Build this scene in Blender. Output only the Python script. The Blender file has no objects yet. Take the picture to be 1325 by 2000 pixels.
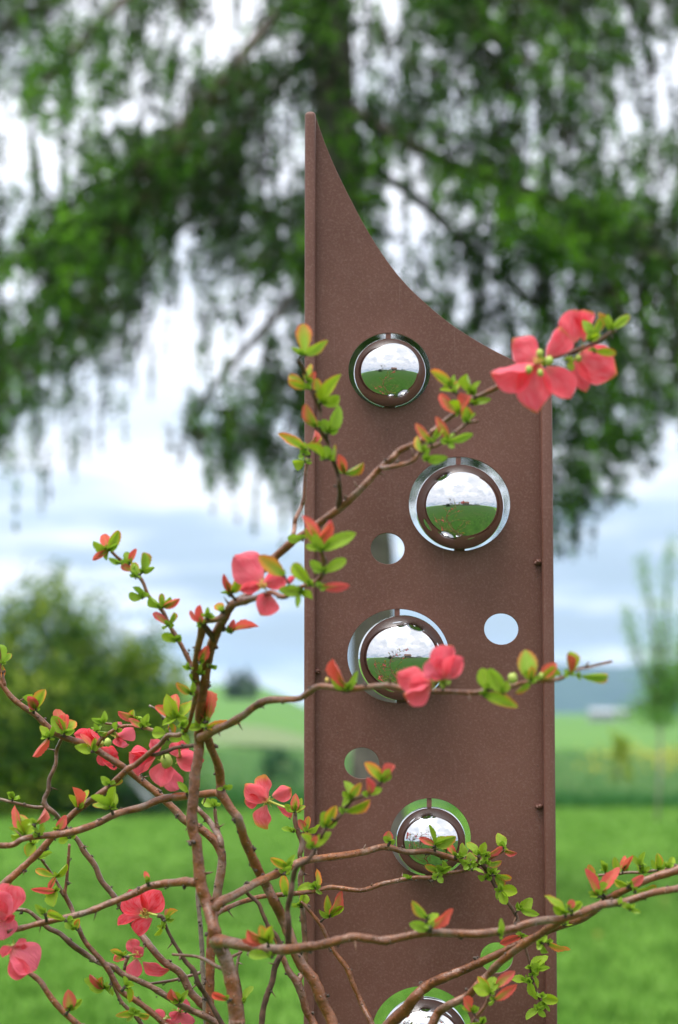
import bpy, bmesh, math, random
import numpy as np
from mathutils import Vector, Matrix, noise

HAZE = True
scene = bpy.context.scene
R = math.radians
random.seed(7)
rng = np.random.default_rng(7)

# ------------------------------------------------------------------ camera
FPX = 4400.0                      # focal length in pixels of the 1325 x 2000 photograph
PITCH = math.atan(390 / FPX)      # horizon sits 390 px under the centre
CAM = Vector((0, 0, 1.3))
cd = bpy.data.cameras.new('camera')
cam = bpy.data.objects.new('camera', cd)
scene.collection.objects.link(cam)
cam.location = CAM
cam.rotation_euler = (math.pi / 2 + PITCH, 0, 0)
cd.sensor_fit = 'VERTICAL'
cd.sensor_height = 23.6
cd.lens = 23.6 * FPX / 2000
cd.clip_start = 0.05
cd.clip_end = 12000
cd.dof.use_dof = True
cd.dof.focus_distance = 1.73
cd.dof.aperture_fstop = 4.6
cd.dof.aperture_blades = 9
scene.camera = cam

# ------------------------------------------------------------------ render, exposure
scene.view_settings.view_transform = 'Standard'
scene.view_settings.look = 'None'
scene.view_settings.gamma = 1
scene.view_settings.exposure = 0.50
scene.view_settings.use_curve_mapping = False
scene.render.engine = 'CYCLES'
scene.cycles.use_denoising = True
scene.cycles.max_bounces = 8
scene.cycles.transmission_bounces = 4
scene.cycles.volume_bounces = 1
scene.cycles.sample_clamp_indirect = 6

# ------------------------------------------------------------------ sky and sun
SUN_EL, SUN_ROT = 72, 225         # behind the camera, a little to the left
world = bpy.data.worlds.new("World")
scene.world = world
world.use_nodes = True
nt = world.node_tree
nt.nodes.clear()


def node(nt, kind, **kw):
    n = nt.nodes.new(kind)
    for k, v in kw.items():
        if k.startswith('i_'):
            key = k[2:].replace('_', ' ')
            n.inputs[int(key) if key.isdigit() else key].default_value = v
        else:
            setattr(n, k, v)
    return n


def link(nt, a, b):
    nt.links.new(a, b)


def ramp(nt, fac, stops, interp='LINEAR'):
    r = nt.nodes.new('ShaderNodeValToRGB')
    r.color_ramp.interpolation = interp
    el = r.color_ramp.elements
    while len(el) < len(stops):
        el.new(0.5)
    for e, (p, c) in zip(el, stops):
        e.position = p
        e.color = (c[0], c[1], c[2], 1) if not isinstance(c, (int, float)) else (c, c, c, 1)
    if fac is not None:
        nt.links.new(fac, r.inputs[0])
    return r


def math_(nt, op, a, b=None, clamp=False):
    m = nt.nodes.new('ShaderNodeMath')
    m.operation = op
    m.use_clamp = clamp
    for i, v in enumerate((a, b)):
        if v is None:
            continue
        if isinstance(v, (int, float)):
            m.inputs[i].default_value = v
        else:
            nt.links.new(v, m.inputs[i])
    return m.outputs[0]


def mixc(nt, fac, a, b, blend='MIX'):
    m = nt.nodes.new('ShaderNodeMix')
    m.data_type = 'RGBA'
    m.blend_type = blend
    for sock, v in ((m.inputs[0], fac), (m.inputs[6], a), (m.inputs[7], b)):
        if isinstance(v, (int, float)):
            sock.default_value = v
        elif isinstance(v, tuple):
            sock.default_value = (v[0], v[1], v[2], 1)
        else:
            nt.links.new(v, sock)
    return m.outputs[2]


def build_sky():
    out = node(nt, 'ShaderNodeOutputWorld')
    bg = node(nt, 'ShaderNodeBackground', i_Strength=0.1)
    sky = node(nt, 'ShaderNodeTexSky', sky_type='NISHITA', sun_disc=False)
    sky.sun_elevation = R(SUN_EL)
    sky.sun_rotation = R(SUN_ROT)
    sky.air_density = 1.0
    sky.dust_density = 2.0
    tc = node(nt, 'ShaderNodeTexCoord')
    sep = node(nt, 'ShaderNodeSeparateXYZ')
    link(nt, tc.outputs['Generated'], sep.inputs[0])
    z = math_(nt, 'MAXIMUM', sep.outputs[2], 0.0)
    zz = math_(nt, 'ADD', z, 0.10)
    cx = math_(nt, 'DIVIDE', sep.outputs[0], zz)
    cy = math_(nt, 'DIVIDE', sep.outputs[1], zz)
    cmb = node(nt, 'ShaderNodeCombineXYZ')
    link(nt, cx, cmb.inputs[0]); link(nt, cy, cmb.inputs[1])
    cmb.inputs[2].default_value = 20.5
    n1 = node(nt, 'ShaderNodeTexNoise', i_Scale=1.0, i_Detail=7.0, i_Roughness=0.55)
    link(nt, cmb.outputs[0], n1.inputs['Vector'])
    n2 = node(nt, 'ShaderNodeTexNoise', i_Scale=2.4, i_Detail=6.0, i_Roughness=0.5)
    link(nt, cmb.outputs[0], n2.inputs['Vector'])
    # a layered overcast: base tone by height over the horizon, the same all the way round
    band = ramp(nt, z, [(0.0, (5.2, 5.9, 6.8)), (0.035, (4.5, 5.5, 6.7)), (0.06, (4.1, 5.2, 6.5)), (0.09, (4.9, 6.1, 7.5)),
                        (0.12, (7.4, 8.2, 9.4)), (0.16, (10.0, 10.4, 11.6)), (0.30, (11.0, 11.3, 12.3)),
                        (0.6, (16.0, 16.2, 16.8)), (1.0, (23.0, 23.2, 23.8))])
    cloud = ramp(nt, n1.outputs[0], [(0.42, 0.0), (0.57, 1.0)], 'EASE')
    white = mixc(nt, math_(nt, 'MULTIPLY', cloud.outputs[0], 0.85), band.outputs[0], (9.6, 9.9, 10.6))
    grey = ramp(nt, n2.outputs[0], [(0.42, 0.0), (0.7, 1.0)], 'EASE')
    shade = mixc(nt, math_(nt, 'MULTIPLY', grey.outputs[0], 0.36), white, (5.6, 6.9, 8.3))
    cover = ramp(nt, n1.outputs[0], [(0.30, 0.72), (0.48, 0.99)])
    col = mixc(nt, cover.outputs[0], sky.outputs[0], shade)
    link(nt, col, bg.inputs[0])
    link(nt, bg.outputs[0], out.inputs[0])


build_sky()

sd = bpy.data.lights.new('sun', 'SUN')
sd.energy = 2.6
sd.angle = R(38)
sd.color = (1.0, 0.965, 0.91)
sun = bpy.data.objects.new('sun', sd)
scene.collection.objects.link(sun)
az = R(SUN_ROT)
sdir = Vector((math.sin(az) * math.cos(R(SUN_EL)), math.cos(az) * math.cos(R(SUN_EL)), math.sin(R(SUN_EL))))
sun.rotation_euler = (-sdir).to_track_quat('-Z', 'Y').to_euler()
sun.location = (0, 0, 20)


# ------------------------------------------------------------------ helpers
def W(px, py, Y):
    """Point where the view through pixel (px, py) of the photograph meets the upright plane y = Y."""
    dx, dz = (px - 662.5) / FPX, (1000 - py) / FPX
    c, s = math.cos(PITCH), math.sin(PITCH)
    vy, vz = c - dz * s, s + dz * c
    t = Y / vy
    return Vector((dx * t, Y, CAM.z + vz * t))


def link_obj(o, parent=None):
    scene.collection.objects.link(o)
    if parent is not None:
        o.parent = parent
    return o


def tag(o, label=None, cat=None, group=None, kind=None):
    for k, v in (('label', label), ('category', cat), ('group', group), ('kind', kind)):
        if v:
            o[k] = v
    return o


def empty(name, loc):
    o = bpy.data.objects.new(name, None)
    o.location = loc
    o.empty_display_size = 0.05
    return link_obj(o)


def mesh_obj(name, verts, faces, mats, parent=None, smooth=True, local=True, mat_idx=None):
    """verts in world space; with a parent they are moved into the parent's space."""
    me = bpy.data.meshes.new(name)
    if parent is not None and local:
        off = parent.location
        verts = [(v[0] - off[0], v[1] - off[1], v[2] - off[2]) for v in verts]
    me.from_pydata([tuple(v) for v in verts], [], faces)
    for m in (mats if isinstance(mats, (list, tuple)) else [mats]):
        me.materials.append(m)
    if mat_idx is not None:
        me.polygons.foreach_set('material_index', mat_idx)
    if smooth:
        me.polygons.foreach_set('use_smooth', [True] * len(me.polygons))
    me.update()
    return link_obj(bpy.data.objects.new(name, me), parent)


def quads_obj(name, V, nper, mats, parent=None, tint=None, uv=None):
    """V: (n*nper, 3) float array, one face for every nper vertices; tint: one value per face."""
    V = np.asarray(V, dtype=np.float32).reshape(-1, 3)
    if parent is not None:
        V = V - np.array(parent.location, dtype=np.float32)
    n = len(V) // nper
    me = bpy.data.meshes.new(name)
    me.vertices.add(n * nper)
    me.vertices.foreach_set('co', V.ravel())
    me.loops.add(n * nper)
    me.loops.foreach_set('vertex_index', np.arange(n * nper, dtype=np.int32))
    me.polygons.add(n)
    me.polygons.foreach_set('loop_start', np.arange(0, n * nper, nper, dtype=np.int32))
    me.update(calc_edges=True)
    if tint is not None:
        a = me.attributes.new('tint', 'FLOAT', 'FACE')
        a.data.foreach_set('value', np.asarray(tint, dtype=np.float32))
    me.materials.append(mats)
    return link_obj(bpy.data.objects.new(name, me), parent)


def catmull(pts, step):
    """pts: list of Vectors (any dimension as tuples); returns a smoothed, evenly cut polyline."""
    P = [np.array(p, float) for p in pts]
    P = [2 * P[0] - P[1]] + P + [2 * P[-1] - P[-2]]
    out = []
    for i in range(1, len(P) - 2):
        a, b, c, d = P[i - 1], P[i], P[i + 1], P[i + 2]
        n = max(1, int(np.linalg.norm((c - b)[:2]) / step))
        for k in range(n):
            t = k / n
            out.append(0.5 * ((2 * b) + (c - a) * t + (2 * a - 5 * b + 4 * c - d) * t * t + (3 * b - a - 3 * c + d) * t ** 3))
    out.append(P[-2])
    return out


def tube(pts, radii, sides, verts, faces, mi=None, m=0, cap=True, jitter=0.0):
    """append a tube to verts/faces; pts Vectors"""
    n = len(pts)
    base = len(verts)
    up = Vector((0.13, 0.9, 0.4)).normalized()
    prev = None
    for i in range(n):
        t = (pts[min(i + 1, n - 1)] - pts[max(i - 1, 0)])
        t = t.normalized() if t.length > 1e-9 else Vector((0, 0, 1))
        if prev is None:
            x = t.cross(up)
            if x.length < 1e-3:
                x = t.cross(Vector((1, 0, 0)))
            x.normalize()
        else:
            x = (prev - t * prev.dot(t)).normalized()
        prev = x
        y = t.cross(x)
        for k in range(sides):
            a = 2 * math.pi * k / sides
            r = radii[i]
            if jitter:
                r *= 1 + jitter * noise.noise(Vector((math.cos(a) * 1.5, math.sin(a) * 1.5, i * 0.6 + base)))
            verts.append(pts[i] + x * (math.cos(a) * r) + y * (math.sin(a) * r))
    for i in range(n - 1):
        for k in range(sides):
            a = base + i * sides + k
            b = base + i * sides + (k + 1) % sides
            faces.append((a, b, b + sides, a + sides))
            if mi is not None:
                mi.append(m)
    if cap:
        faces.append(tuple(base + k for k in reversed(range(sides))))
        faces.append(tuple(base + (n - 1) * sides + k for k in range(sides)))
        if mi is not None:
            mi += [m, m]


def blob(c, r, verts, faces, mi=None, m=0, sq=(1, 1, 1), rough=0.25, seg=7, rings=5):
    base = len(verts)
    seed = random.random() * 50
    for j in range(1, rings):
        th = math.pi * j / rings
        for k in range(seg):
            ph = 2 * math.pi * k / seg
            d = Vector((math.sin(th) * math.cos(ph), math.sin(th) * math.sin(ph), math.cos(th)))
            rr = r * (1 + rough * noise.noise(d * 2 + Vector((seed, 0, 0))) * 2)
            verts.append(c + Vector((d.x * sq[0], d.y * sq[1], d.z * sq[2])) * rr)
    top = len(verts); verts.append(c + Vector((0, 0, r * sq[2])))
    bot = len(verts); verts.append(c - Vector((0, 0, r * sq[2])))
    cnt = 0
    for j in range(rings - 2):
        for k in range(seg):
            a = base + j * seg + k; b = base + j * seg + (k + 1) % seg
            faces.append((a, a + seg, b + seg, b)); cnt += 1
    for k in range(seg):
        faces.append((top, base + k, base + (k + 1) % seg)); cnt += 1
        l = base + (rings - 2) * seg
        faces.append((bot, l + (k + 1) % seg, l + k)); cnt += 1
    if mi is not None:
        mi += [m] * cnt


# ------------------------------------------------------------------ materials
def new_mat(name):
    m = bpy.data.materials.new(name)
    m.use_nodes = True
    t = m.node_tree
    b = t.nodes['Principled BSDF']
    return m, t, b


def bump(t, b, height, dist, strength=1.0):
    n = node(t, 'ShaderNodeBump', i_Strength=strength, i_Distance=dist)
    link(t, height, n.inputs['Height'])
    link(t, n.outputs[0], b.inputs['Normal'])


def noise_tex(t, scale, detail=4.0, rough=0.5, vec=None, kind='Object'):
    n = node(t, 'ShaderNodeTexNoise', i_Scale=scale, i_Detail=detail, i_Roughness=rough)
    if vec is None:
        tc = node(t, 'ShaderNodeTexCoord')
        vec = tc.outputs[kind]
    link(t, vec, n.inputs['Vector'])
    return n.outputs[0]


def mat_paint():
    m, t, b = new_mat('brown_powder_coat')
    fine = noise_tex(t, 900, 3, 0.7)
    spk = noise_tex(t, 520, 2, 0.5)
    big = noise_tex(t, 7, 5, 0.6)
    mid = noise_tex(t, 60, 4, 0.6)
    c0 = mixc(t, ramp(t, big, [(0.35, 0), (0.7, 1)]).outputs[0], (0.106, 0.040, 0.027), (0.150, 0.063, 0.045))
    c1 = mixc(t, math_(t, 'MULTIPLY', ramp(t, mid, [(0.5, 0), (0.75, 1)]).outputs[0], 0.3), c0, (0.17, 0.085, 0.067))
    c2 = mixc(t, math_(t, 'MULTIPLY', ramp(t, spk, [(0.50, 0), (0.68, 1)]).outputs[0], 0.20), c1, (0.26, 0.16, 0.13))
    dk = node(t, 'ShaderNodeTexVoronoi', i_Scale=70.0)
    tc = node(t, 'ShaderNodeTexCoord'); link(t, tc.outputs['Object'], dk.inputs['Vector'])
    c3 = mixc(t, math_(t, 'MULTIPLY', ramp(t, dk.outputs['Distance'], [(0.02, 1), (0.07, 0)]).outputs[0], 0.5), c2, (0.05, 0.03, 0.025))
    # long faint scratches and run marks
    mp = node(t, 'ShaderNodeMapping'); mp.inputs['Scale'].default_value = (260, 40, 5)
    mp.inputs['Rotation'].default_value = (0, 0.35, 0)
    link(t, tc.outputs['Object'], mp.inputs[0])
    sc = noise_tex(t, 1.0, 2, 0.5, mp.outputs[0])
    c4 = mixc(t, math_(t, 'MULTIPLY', ramp(t, sc, [(0.70, 0), (0.76, 1)]).outputs[0], 0.25), c3, (0.30, 0.21, 0.19))
    link(t, c4, b.inputs['Base Color'])
    b.inputs['Roughness'].default_value = 0.50
    b.inputs['Specular IOR Level'].default_value = 0.35
    bump(t, b, fine, 0.0003, 0.7)
    return m


def mat_chrome():
    m, t, b = new_mat('polished_steel')
    b.inputs['Base Color'].default_value = (0.60, 0.60, 0.61, 1)
    b.inputs['Metallic'].default_value = 1
    n = noise_tex(t, 40, 4, 0.6)
    r = ramp(t, n, [(0.3, 0.015), (0.8, 0.05)])
    link(t, r.outputs[0], b.inputs['Roughness'])
    n2 = noise_tex(t, 14, 2, 0.5)
    bump(t, b, n2, 0.0006, 0.35)
    return m


def mat_bark(name, c_lo, c_hi, dot, sc=1.0, rough=0.36):
    m, t, b = new_mat(name)
    big = noise_tex(t, 18 * sc, 4, 0.6)
    fine = noise_tex(t, 260 * sc, 4, 0.6)
    c0 = mixc(t, ramp(t, big, [(0.3, 0), (0.7, 1)]).outputs[0], c_lo, c_hi)
    c1 = mixc(t, math_(t, 'MULTIPLY', ramp(t, fine, [(0.5, 0), (0.75, 1)]).outputs[0], 0.6), c0, (c_hi[0] * 1.5, c_hi[1] * 1.6, c_hi[2] * 1.7))
    v = node(t, 'ShaderNodeTexVoronoi', i_Scale=230.0 * sc)
    tc = node(t, 'ShaderNodeTexCoord'); link(t, tc.outputs['Object'], v.inputs['Vector'])
    d = ramp(t, v.outputs['Distance'], [(0.09, 1), (0.20, 0)]).outputs[0]
    c2 = mixc(t, math_(t, 'MULTIPLY', math_(t, 'MULTIPLY', d, ramp(t, big, [(0.4, 0), (0.6, 1)]).outputs[0]), 0.7), c1, dot)
    mt = noise_tex(t, 95 * sc, 4, 0.7)
    c2 = mixc(t, math_(t, 'MULTIPLY', ramp(t, mt, [(0.35, 1), (0.55, 0)]).outputs[0], 0.55), c2, (c_lo[0] * .45, c_lo[1] * .5, c_lo[2] * .6))
    # greyish weathered skin in patches
    p = noise_tex(t, 34 * sc, 5, 0.65)
    c3 = mixc(t, math_(t, 'MULTIPLY', ramp(t, p, [(0.52, 0), (0.66, 1)]).outputs[0], 0.5), c2, (0.26, 0.20, 0.155))
    link(t, c3, b.inputs['Base Color'])
    b.inputs['Roughness'].default_value = rough
    b.inputs['Specular IOR Level'].default_value = 0.6
    b.inputs['Coat Weight'].default_value = 0.15
    b.inputs['Coat Roughness'].default_value = 0.38
    h = math_(t, 'ADD', fine, math_(t, 'MULTIPLY', d, 1.2))
    bump(t, b, h, 0.0013 / sc, 0.9)
    return m


def mat_plain(name, col, rough=0.6, var=0.25, scale=30, bumpd=0.0, metallic=0.0):
    m, t, b = new_mat(name)
    n = noise_tex(t, scale, 4, 0.6)
    lo = tuple(c * (1 - var) for c in col); hi = tuple(min(1, c * (1 + var)) for c in col)
    link(t, mixc(t, ramp(t, n, [(0.3, 0), (0.7, 1)]).outputs[0], lo, hi), b.inputs['Base Color'])
    b.inputs['Roughness'].default_value = rough
    b.inputs['Metallic'].default_value = metallic
    if bumpd:
        bump(t, b, n, bumpd)
    return m


def thin_leaf_shader(m, t, b, col, rough, trans, trans_gain=1.0):
    """principled + translucent, the way light passes a thin leaf"""
    link(t, col, b.inputs['Base Color'])
    b.inputs['Roughness'].default_value = rough
    tr = node(t, 'ShaderNodeBsdfTranslucent')
    link(t, col, tr.inputs[0])
    mx = node(t, 'ShaderNodeMixShader'); mx.inputs[0].default_value = trans
    link(t, b.outputs[0], mx.inputs[1]); link(t, tr.outputs[0], mx.inputs[2])
    out = [n for n in t.nodes if n.type == 'OUTPUT_MATERIAL'][0]
    link(t, mx.outputs[0], out.inputs[0])


def mat_leaf():
    m, t, b = new_mat('quince_leaf')
    uv = node(t, 'ShaderNodeUVMap'); uv.uv_map = 'UVMap'
    sep = node(t, 'ShaderNodeSeparateXYZ'); link(t, uv.outputs[0], sep.inputs[0])
    oi = node(t, 'ShaderNodeObjectInfo')
    edge = math_(t, 'ABSOLUTE', math_(t, 'SUBTRACT', math_(t, 'MULTIPLY', sep.outputs[0], 2.0), 1.0))
    n = noise_tex(t, 120, 3, 0.6)
    e = math_(t, 'ADD', math_(t, 'MULTIPLY', math_(t, 'POWER', edge, 2.0), 0.55), math_(t, 'MULTIPLY', sep.outputs[1], 0.55))
    e = math_(t, 'ADD', e, math_(t, 'MULTIPLY', math_(t, 'SUBTRACT', n, 0.5), 0.35))
    e = math_(t, 'ADD', e, math_(t, 'SUBTRACT', math_(t, 'MULTIPLY', oi.outputs['Alpha'], 1.7), 0.95))
    tintf = ramp(t, e, [(0.30, 0), (0.85, 1)]).outputs[0]
    gn = noise_tex(t, 25, 2, 0.5)
    green = mixc(t, gn, (0.24, 0.42, 0.012), (0.42, 0.55, 0.016))
    # random lightness per leaf
    green = mixc(t, math_(t, 'MULTIPLY', oi.outputs['Random'], 0.45), green, (0.20, 0.40, 0.06))
    col = mixc(t, tintf, green, oi.outputs['Color'])
    # midrib and side veins a little paler
    rib = ramp(t, edge, [(0.0, 1), (0.09, 0)]).outputs[0]
    wv = math_(t, 'SINE', math_(t, 'MULTIPLY', math_(t, 'SUBTRACT', sep.outputs[1], math_(t, 'MULTIPLY', edge, 0.28)), 55.0))
    vein = ramp(t, wv, [(0.75, 0), (1.0, 1)]).outputs[0]
    k = math_(t, 'ADD', math_(t, 'MULTIPLY', rib, 0.35), math_(t, 'MULTIPLY', vein, 0.14))
    col = mixc(t, k, col, (0.48, 0.46, 0.12))
    thin_leaf_shader(m, t, b, col, 0.38, 0.42)
    b.inputs['Specular IOR Level'].default_value = 0.4
    bump(t, b, math_(t, 'ADD', n, math_(t, 'MULTIPLY', vein, -0.6)), 0.0004, 0.7)
    return m


def mat_petal():
    m, t, b = new_mat('coral_petal')
    uv = node(t, 'ShaderNodeUVMap'); uv.uv_map = 'UVMap'
    sep = node(t, 'ShaderNodeSeparateXYZ'); link(t, uv.outputs[0], sep.inputs[0])
    oi = node(t, 'ShaderNodeObjectInfo')
    mp = node(t, 'ShaderNodeMapping'); mp.inputs['Scale'].default_value = (9, 1.6, 1)
    link(t, uv.outputs[0], mp.inputs[0])
    st = noise_tex(t, 2.2, 4, 0.6, mp.outputs[0])
    col = mixc(t, ramp(t, st, [(0.3, 0), (0.7, 1)]).outputs[0], oi.outputs['Color'], (1.0, 0.22, 0.27))
    col = mixc(t, math_(t, 'MULTIPLY', ramp(t, sep.outputs[1], [(0.0, 1), (0.30, 0)]).outputs[0], 0.5), col, (0.80, 0.42, 0.30))
    # withered orange brown margin on the older petals
    edge = math_(t, 'ABSOLUTE', math_(t, 'SUBTRACT', math_(t, 'MULTIPLY', sep.outputs[0], 2.0), 1.0))
    n = noise_tex(t, 70, 4, 0.6)
    e = math_(t, 'ADD', math_(t, 'MULTIPLY', math_(t, 'POWER', sep.outputs[1], 4.0), 0.75), math_(t, 'MULTIPLY', math_(t, 'POWER', edge, 6.0), 0.25))
    e = math_(t, 'ADD', e, math_(t, 'SUBTRACT', math_(t, 'ADD', math_(t, 'MULTIPLY', n, 0.6), oi.outputs['Alpha']), 1.15))
    w = ramp(t, e, [(0.25, 0), (0.62, 1)]).outputs[0]
    col = mixc(t, w, col, (0.72, 0.30, 0.06))
    thin_leaf_shader(m, t, b, col, 0.42, 0.45)
    b.inputs['Specular IOR Level'].default_value = 0.3
    bump(t, b, st, 0.003, 0.9)
    return m


def mat_foliage(name, stops, trans=0.3, rough=0.6, nscale=0.8):
    """stops over the per-face tint, plus slow variation in space"""
    m, t, b = new_mat(name)
    at = node(t, 'ShaderNodeAttribute', attribute_name='tint')
    n = noise_tex(t, nscale, 3, 0.5)
    f = math_(t, 'ADD', math_(t, 'MULTIPLY', at.outputs['Fac'], 0.6), math_(t, 'MULTIPLY', math_(t, 'SUBTRACT', n, 0.30), 0.95), )
    col = ramp(t, f, stops).outputs[0]
    thin_leaf_shader(m, t, b, col, rough, trans)
    b.inputs['Specular IOR Level'].default_value = 0.2
    return m


M = dict(
    paint=mat_paint(), chrome=mat_chrome(), leaf=mat_leaf(), petal=mat_petal(),
    bark=mat_bark('quince_bark', (0.095, 0.030, 0.010), (0.27, 0.086, 0.022), (0.50, 0.36, 0.22)),
    bark2=mat_bark('quince_bark_greyish', (0.085, 0.038, 0.018), (0.22, 0.095, 0.045), (0.40, 0.30, 0.22)),
    dead=mat_bark('dead_wood', (0.16, 0.12, 0.09), (0.27, 0.21, 0.16), (0.08, 0.06, 0.05)),
    knot=mat_plain('dark_bud_scales', (0.095, 0.068, 0.054), 0.8, 0.6, 400, 0.0005),
    spur=mat_plain('dark_spur', (0.095, 0.046, 0.026), 0.7, 0.5, 200, 0.0004),
    sepal=mat_plain('green_calyx', (0.34, 0.42, 0.07), 0.5, 0.2, 90),
    stamen=mat_plain('yellow_stamens', (0.80, 0.58, 0.16), 0.6, 0.2, 300),
    treebark=mat_plain('larch_bark', (0.115, 0.095, 0.082), 0.9, 0.5, 6, 0.03),
)
# ================================================================== SETTING
def smooth(a, b, x):
    t = np.clip((x - a) / (b - a), 0, 1)
    return t * t * (3 - 2 * t)


def ground_h(x, y):
    """terrain height: flat garden, a low grassy hill on the left beyond 120 m"""
    a = np.arctan2(x, np.maximum(y, 1.0))
    side = smooth(0.0, -0.04, a)
    h = 4.7 * side * smooth(110, 400, y) * (1 - 0.75 * smooth(430, 900, y))
    h = h + 0.8 * side * smooth(50, 110, y)
    lump = 1.2 * np.sin(x * 0.013 + 1.3) * smooth(150, 420, y) * 0.35
    return h + lump


def sheet(name, x0, x1, ys, nx, z_off, mat, fan=False, xs_fixed=None):
    """a ground sheet following the terrain; fan widens it with distance"""
    verts, faces = [], []
    for y in ys:
        w0, w1 = (x0 * y, x1 * y) if fan else (x0, x1)
        xs = np.linspace(w0, w1, nx) if xs_fixed is None else xs_fixed
        hs = ground_h(xs, np.full_like(xs, y))
        verts += [(x, y, h + z_off) for x, h in zip(xs, hs)]
    for j in range(len(ys) - 1):
        for i in range(nx - 1):
            a = j * nx + i
            faces.append((a, a + 1, a + nx + 1, a + nx))
    o = mesh_obj(name, verts, faces, mat)
    tag(o, kind='structure')
    return o


def mat_ground(name, stops, scale, detail=6, rough=0.9, second=None):
    m, t, b = new_mat(name)
    n = noise_tex(t, scale, detail, 0.65)
    c = ramp(t, n, stops).outputs[0]
    if second:
        sc, col, amt = second
        n2 = noise_tex(t, sc, 3, 0.5)
        c = mixc(t, math_(t, 'MULTIPLY', ramp(t, n2, [(0.48, 0), (0.66, 1)]).outputs[0], amt), c, col)
    link(t, c, b.inputs['Base Color'])
    b.inputs['Roughness'].default_value = rough
    b.inputs['Specular IOR Level'].default_value = 0.15
    bump(t, b, n, 0.03, 0.6)
    return m


lawn_m = mat_ground('lawn_soil', [(0.3, (0.048, 0.13, 0.012)), (0.55, (0.110, 0.235, 0.028)), (0.75, (0.21, 0.34, 0.07))], 3.0, second=(0.9, (0.19, 0.34, 0.06), 0.7))
field_m = mat_ground('green_field', [(0.3, (0.060, 0.155, 0.026)), (0.7, (0.10, 0.215, 0.040))], 0.05, second=(0.02, (0.125, 0.235, 0.038), 0.6))
tan_m = mat_ground('bare_field', [(0.3, (0.11, 0.18, 0.065)), (0.7, (0.16, 0.19, 0.09))], 0.15)
mead_m = mat_ground('meadow_soil', [(0.3, (0.08, 0.21, 0.06)), (0.7, (0.16, 0.28, 0.10))], 0.6)
ys_far = list(np.concatenate([np.linspace(-3500, -100, 8), np.linspace(-60, 60, 9), np.linspace(80, 460, 26), np.linspace(500, 1000, 8), np.linspace(1300, 5500, 8)]))
xs_far = np.concatenate([np.linspace(-5000, -300, 16), np.linspace(-260, 260, 131), np.linspace(300, 5000, 16)])
sheet('ground', 0, 0, ys_far, len(xs_far), -0.012, field_m, xs_fixed=xs_far)
sheet('lawn', -60, 60, list(np.linspace(6.9, 31, 12)), 30, 0.0, lawn_m)
shade_grass_m = mat_ground('shade_darkened_grass', [(0.3, (0.020, 0.060, 0.008)), (0.55, (0.036, 0.098, 0.012)), (0.75, (0.070, 0.14, 0.022))], 2.2, second=(0.5, (0.05, 0.085, 0.02), 0.6))  # grass colour darkened to stand in for shade and to bounce less green
sheet('grass', -60, 60, list(np.linspace(-60, 6.88, 24)), 30, 0.0, shade_grass_m)
sheet('meadow', -60, 60, list(np.linspace(31.2, 62, 8)), 20, 0.0, mead_m)
sheet('bare_field_strip', -0.6, 0.02, list(np.linspace(72, 100, 8)), 60, 0.004, tan_m, fan=True)

# wooded blue ridge far away on the right
ridge_m = mat_ground('ridge_forest', [(0.35, (0.012, 0.035, 0.016)), (0.65, (0.030, 0.062, 0.028))], 0.02)


def build_ridge():
    nx, ny = 120, 14
    xs = np.linspace(40, 2600, nx)
    verts, faces = [], []
    for j in range(ny):
        t = j / (ny - 1)
        prof = math.sin(math.pi * t)
        y = 2300 + 900 * t
        for x in xs:
            rise = smooth(30, 190, x)
            h = 67 * rise * (0.93 + 0.07 * math.sin(x * 0.004 + 2.2) + 0.03 * math.sin(x * 0.013))
            h += 3.0 * noise.noise(Vector((x * 0.03, y * 0.03, 0)))
            verts.append((x, y, -2 + h * prof ** 0.8))
    for j in range(ny - 1):
        for i in range(nx - 1):
            a = j * nx + i
            faces.append((a, a + 1, a + nx + 1, a + nx))
    tag(mesh_obj('hills', verts, faces, ridge_m), kind='structure')


build_ridge()


# ---- leaves scattered as small faces (numpy)
def leaf_quads(P, size, aspect=0.45, up=0.3):
    """P (n,3) centres -> (n*4,3) diamond leaves with random facing"""
    n = len(P)
    s = (size if np.ndim(size) else np.full(n, size))[:, None]
    d = rng.normal(size=(n, 3)); d[:, 2] += up
    d /= np.linalg.norm(d, axis=1)[:, None]
    e = np.cross(d, rng.normal(size=(n, 3)))
    e /= np.linalg.norm(e, axis=1)[:, None]
    V = np.stack([P - d * s * 0.5, P + e * s * aspect * 0.5, P + d * s * 0.5, P - e * s * aspect * 0.5], axis=1)
    return V.reshape(-1, 3)


def blade_tris(P, h, w, lean=0.35):
    n = len(P)
    a = rng.uniform(0, 2 * math.pi, n)
    side = np.stack([np.cos(a), np.sin(a), np.zeros(n)], 1) * (w * 0.5)[:, None]
    tip = P + np.stack([rng.normal(0, lean, n) * h, rng.normal(0, lean, n) * h, h], 1)
    return np.stack([P - side, P + side, tip], axis=1).reshape(-1, 3)


grass_m = mat_foliage('grass_blades', [(0.20, (0.044, 0.130, 0.009)), (0.5, (0.120, 0.290, 0.030)), (0.78, (0.28, 0.48, 0.10))], 0.35, 0.55, 3.0)
mead_blade_m = mat_foliage('meadow_blades', [(0.1, (0.06, 0.18, 0.05)), (0.45, (0.13, 0.28, 0.09)), (0.75, (0.22, 0.33, 0.13)), (1.0, (0.35, 0.31, 0.20))], 0.35, 0.6, 0.22)
verge_m = mat_foliage('shade_dark_verge_blades', [(0.1, (0.030, 0.14, 0.035)), (0.9, (0.09, 0.26, 0.06))], 0.25, 0.6, 0.3)  # darker green stands in for the shadow at the base of the grass


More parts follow.
